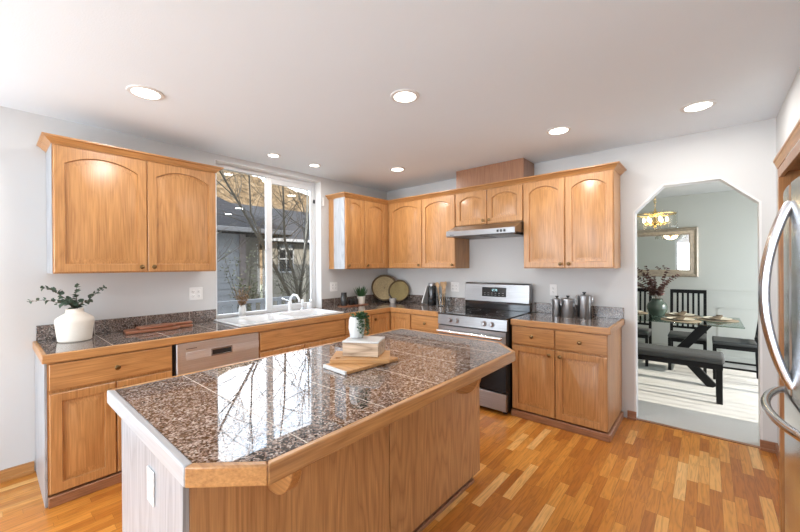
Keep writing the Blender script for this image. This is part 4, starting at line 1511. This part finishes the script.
# prism over 'y' takes (x, z) pairs
t = thing('neighbouring_house', 'grey-roofed house seen through the left window pane', 'house', (-6, -1, -.6))
wm = MB()
house_siding(wm, 0, -6, 1.62, 0, 2.95)
wm.build('wall', siding_a, t, smooth=0)
wm = MB()
house_siding(wm, -.8, 1.75, 2.6, 0, 2.9)
wm.build('side_wall', siding_b, t, smooth=0)
MB().box(-.9, .06, 1.60, 1.76, 0, 3.0).build('corner_post', mat('brown_post', (.11, .09, .085), .8, noise=.2), t)
rf = MB()
e0, e1 = (.35, -6.4, 3.05), (.35, 3.05, 3.05)
rv = [(.35, -6.4, 3.02), (.35, 3.0, 3.02), (-3.2, -6.4, 4.5), (-3.2, 2.2, 4.5), (-6.6, -6.4, 3.02), (-6.6, 3.0, 3.02)]
rf.add(rv + [(x, y, z - .12) for x, y, z in rv], [(0, 1, 3, 2), (1, 5, 3), (2, 3, 5, 4), (6, 7, 11, 10), (0, 6, 7, 1), (1, 7, 11, 5), (0, 2, 4, 10, 8, 6)])
rf.build('roof', roof_m, t, smooth=0)
MB().box(.355, .45, -6.4, 3.0, 2.93, 3.05).build('gutter', mat('dark_gutter', (.13, .125, .125), .6), t, bevel=.01)

trim_grey = mat('weathered_trim', (.22, .22, .22), .7, noise=.1)
t = thing('neighbouring_house', 'tan house with gabled porch seen through the right window pane', 'house', (-9.5, 5.6, -.6))
wm = MB()
house_siding(wm, 0, -2.4, 5.0, 0, 3.1)
wm.build('wall', siding_b, t, smooth=0)
rf = MB()
rv = [(.5, -2.7, 3.1), (.5, 5.2, 3.1), (-2.6, -2.7, 4.8), (-2.6, 5.2, 4.8), (-5.8, -2.7, 3.1), (-5.8, 5.2, 3.1)]
rf.add(rv + [(x, y, z - .14) for x, y, z in rv], [(0, 1, 3, 2), (2, 3, 5, 4), (6, 7, 11, 10), (0, 6, 7, 1), (1, 7, 11, 5, 3), (0, 2, 4, 10, 6)])
rf.build('roof', mat('pale_shingle', (.028, .028, .030), .95, noise=.3, nscale=8, spec=.1), t, smooth=0)
MB().box(.505, .59, -2.7, 5.2, 3.0, 3.11).build('gutter', trim_grey, t)
wf_ = MB()
for b_ in ((-.02, .62, .0, .07), (-.02, .62, .93, 1.0)):
    wf_.box(.02, .07, -1.82, -1.10, 1.76 + b_[2], 1.76 + b_[3] + .15 * (b_[2] > .5))
for y in (-1.82, -1.49, -1.16):
    wf_.box(.02, .07, y, y + .06, 1.76, 2.91)
wf_.box(.02, .065, -1.8, -1.12, 2.3, 2.35)
wf_ = wf_.build('window_frame', trim_grey, t)
MB().box(.012, .03, -1.8, -1.12, 1.78, 2.88).build('pane', black_gloss, wf_)
MB().box(.30, .40, -.2, -.1, 0, 3.0).build('porch_post', trim_grey, t)
MB().box(.30, .40, 2.1, 2.2, 0, 3.0).build('porch_post', trim_grey, t)


def grow(mb, p, d, ln, r, depth, rg_, k=3):
    p, d = Vector(p), Vector(d).normalized()
    pts, rs = [p], [r]
    q = p.copy()
    dd = d.copy()
    n = 5
    for i in range(n):
        dd = (dd + Vector((rg_.uniform(-.22, .22), rg_.uniform(-.22, .22), rg_.uniform(-.08, .18)))).normalized()
        q = q + dd * ln / n
        pts.append(q.copy())
        rs.append(r * (1 - .6 * (i + 1) / n))
    mb.tube(pts, rs, n=5 if r < .02 else 7)
    if depth > 0:
        for j in range(k):
            i = rg_.randint(1, n)
            sd = Vector((rg_.uniform(-1, 1), rg_.uniform(-1, 1), rg_.uniform(-.3, .9)))
            grow(mb, pts[i], (dd + sd * .9), ln * rg_.uniform(.45, .75), rs[i] * .6, depth - 1, rg_, k)


tr_ = random.Random(11)
t = thing('bare_tree', 'bare multi-stemmed tree just outside the kitchen window', 'tree', (-2.5, .17, -.6))
tm = MB()
off = Vector((-2.5, .17, -.6))


def stem(pts, r0, r1):
    P = [Vector(p) - off for p in pts]
    tm.tube(P, [r0 + (r1 - r0) * i / (len(P) - 1) for i in range(len(P))], n=9)
    return P


S1 = stem([(-2.5, .17, -.6), (-2.5, .10, .55), (-2.5, -.22, 1.15), (-2.5, -.54, 1.72), (-2.5, -1.01, 2.48), (-2.5, -1.34, 3.0), (-2.5, -1.75, 4.0)], .045, .008)
S2 = stem([(-2.48, .16, .3), (-2.45, .05, 1.1), (-2.5, -.16, 1.93), (-2.5, -.19, 2.97), (-2.6, -.3, 4.2)], .036, .008)
S3 = stem([(-2.52, .19, .3), (-2.5, .17, .96), (-2.5, .25, 1.45), (-2.5, .42, 2.46), (-2.5, .6, 3.8)], .040, .008)
S4 = stem([(-2.5, -.54, 1.72), (-2.7, -.72, 2.4), (-2.8, -.7, 3.2), (-2.9, -.6, 4.2)], .022, .006)
tm.build('trunk', bark_m, t)
bm_ = MB()
for S, rr0 in ((S1, .017), (S2, .014), (S3, .014), (S4, .010)):
    for i in range(1, len(S)):
        for k in range(5):
            f = tr_.random()
            p = S[i - 1].lerp(S[i], f)
            if p.z < 1.2:
                continue
            grow(bm_, p, Vector((tr_.uniform(-.7, .7), tr_.uniform(-1, 1), tr_.uniform(.0, 1.0))), tr_.uniform(.5, 1.3), rr0 * tr_.uniform(.35, .7), 2, tr_, 3)
bm_.build('branches', bark_m, t)

t = thing('bare_tree', 'bare tree with a sunlight-coloured trunk in the right window pane', 'tree', (-4.0, 1.3, -.6))
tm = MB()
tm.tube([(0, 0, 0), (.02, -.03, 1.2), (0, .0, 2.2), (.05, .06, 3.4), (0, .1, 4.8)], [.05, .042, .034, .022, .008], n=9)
tm.build('trunk', bark_sunlit, t)
bm_ = MB()
for k in range(22):
    z = 1.2 + 3.2 * tr_.random()
    grow(bm_, (0, 0, z), Vector((tr_.uniform(-.6, .6), tr_.uniform(-1, 1), tr_.uniform(.2, 1.2))), tr_.uniform(.7, 1.4), .010, 2, tr_, 3)
bm_.build('branches', bark_m, t)
t = thing('bare_tree', 'slender bare tree at the left edge of the window', 'tree', (-4.45, -.75, -.6))
tm = MB()
tm.tube([(0, 0, 0), (0, .05, 1.5), (.05, -.1, 3.0), (0, -.2, 5.5)], [.04, .03, .018, .006], n=8)
tm.build('trunk', bark_m, t)
bm_ = MB()
for k in range(24):
    z = 1.6 + 3.6 * tr_.random()
    grow(bm_, (0, -.05, z), Vector((tr_.uniform(-.6, .6), tr_.uniform(-1, 1), tr_.uniform(.3, 1.2))), tr_.uniform(.8, 1.6), .010, 2, tr_, 3)
bm_.build('branches', bark_m, t)


def shrub(label, loc, h, n, dens, m_, seed):
    g_ = random.Random(seed)
    t = thing('shrub', label, 'shrub', loc)
    st_, lf_ = MB(), MB()
    for k in range(n):
        a = g_.uniform(0, 2 * PI)
        r = g_.uniform(.1, .5) * h * .5
        hh = h * g_.uniform(.6, 1)
        P = [(0, 0, 0), (r * .3 * math.cos(a), r * .3 * math.sin(a), hh * .5), (r * math.cos(a), r * math.sin(a), hh)]
        st_.tube(P, [.012, .008, .003], n=5)
        for j in range(dens):
            f = g_.uniform(.35, 1)
            p = Vector(P[1]).lerp(Vector(P[2]), max(0, f * 2 - 1)) if f > .5 else Vector(P[0]).lerp(Vector(P[1]), f * 2)
            d_ = Vector((g_.uniform(-1, 1), g_.uniform(-1, 1), g_.uniform(-.5, 1)))
            lf_.leaf(p + d_ * .08, d_, Vector((g_.uniform(-1, 1), g_.uniform(-1, 1), 1)), .055, .04)
    st_.build('stems', bark_m, t)
    lf_.build('leaves', m_, t, recalc=False)


olive = mat('olive_leaf', (.075, .075, .035), .7, noise=.5, nscale=12)
shrub('leafy shrub outside the left window pane', (-4.6, .10, -.6), 2.5, 20, 34, olive, 5)
shrub('low shrub outside the right window pane', (-4.6, 1.35, -.6), 2.0, 18, 30, olive, 6)

# deck railing outside
t = thing('deck_railing', 'grey deck railing just outside the kitchen window', 'railing', (-1.5, -1.2, -.6))
MB().box(-.03, .03, -2.6, .6, 1.49, 1.545).build('top_rail', rail_m, t, bevel=.004)
MB().box(-.02, .02, -2.6, .6, .30, .34).build('lower_rail', rail_m, t, bevel=.004)
for k in range(22):
    y = -2.5 + .14 * k
    MB().box(-.015, .015, y, y + .055, .0, 1.489).build('baluster', rail_m, t)
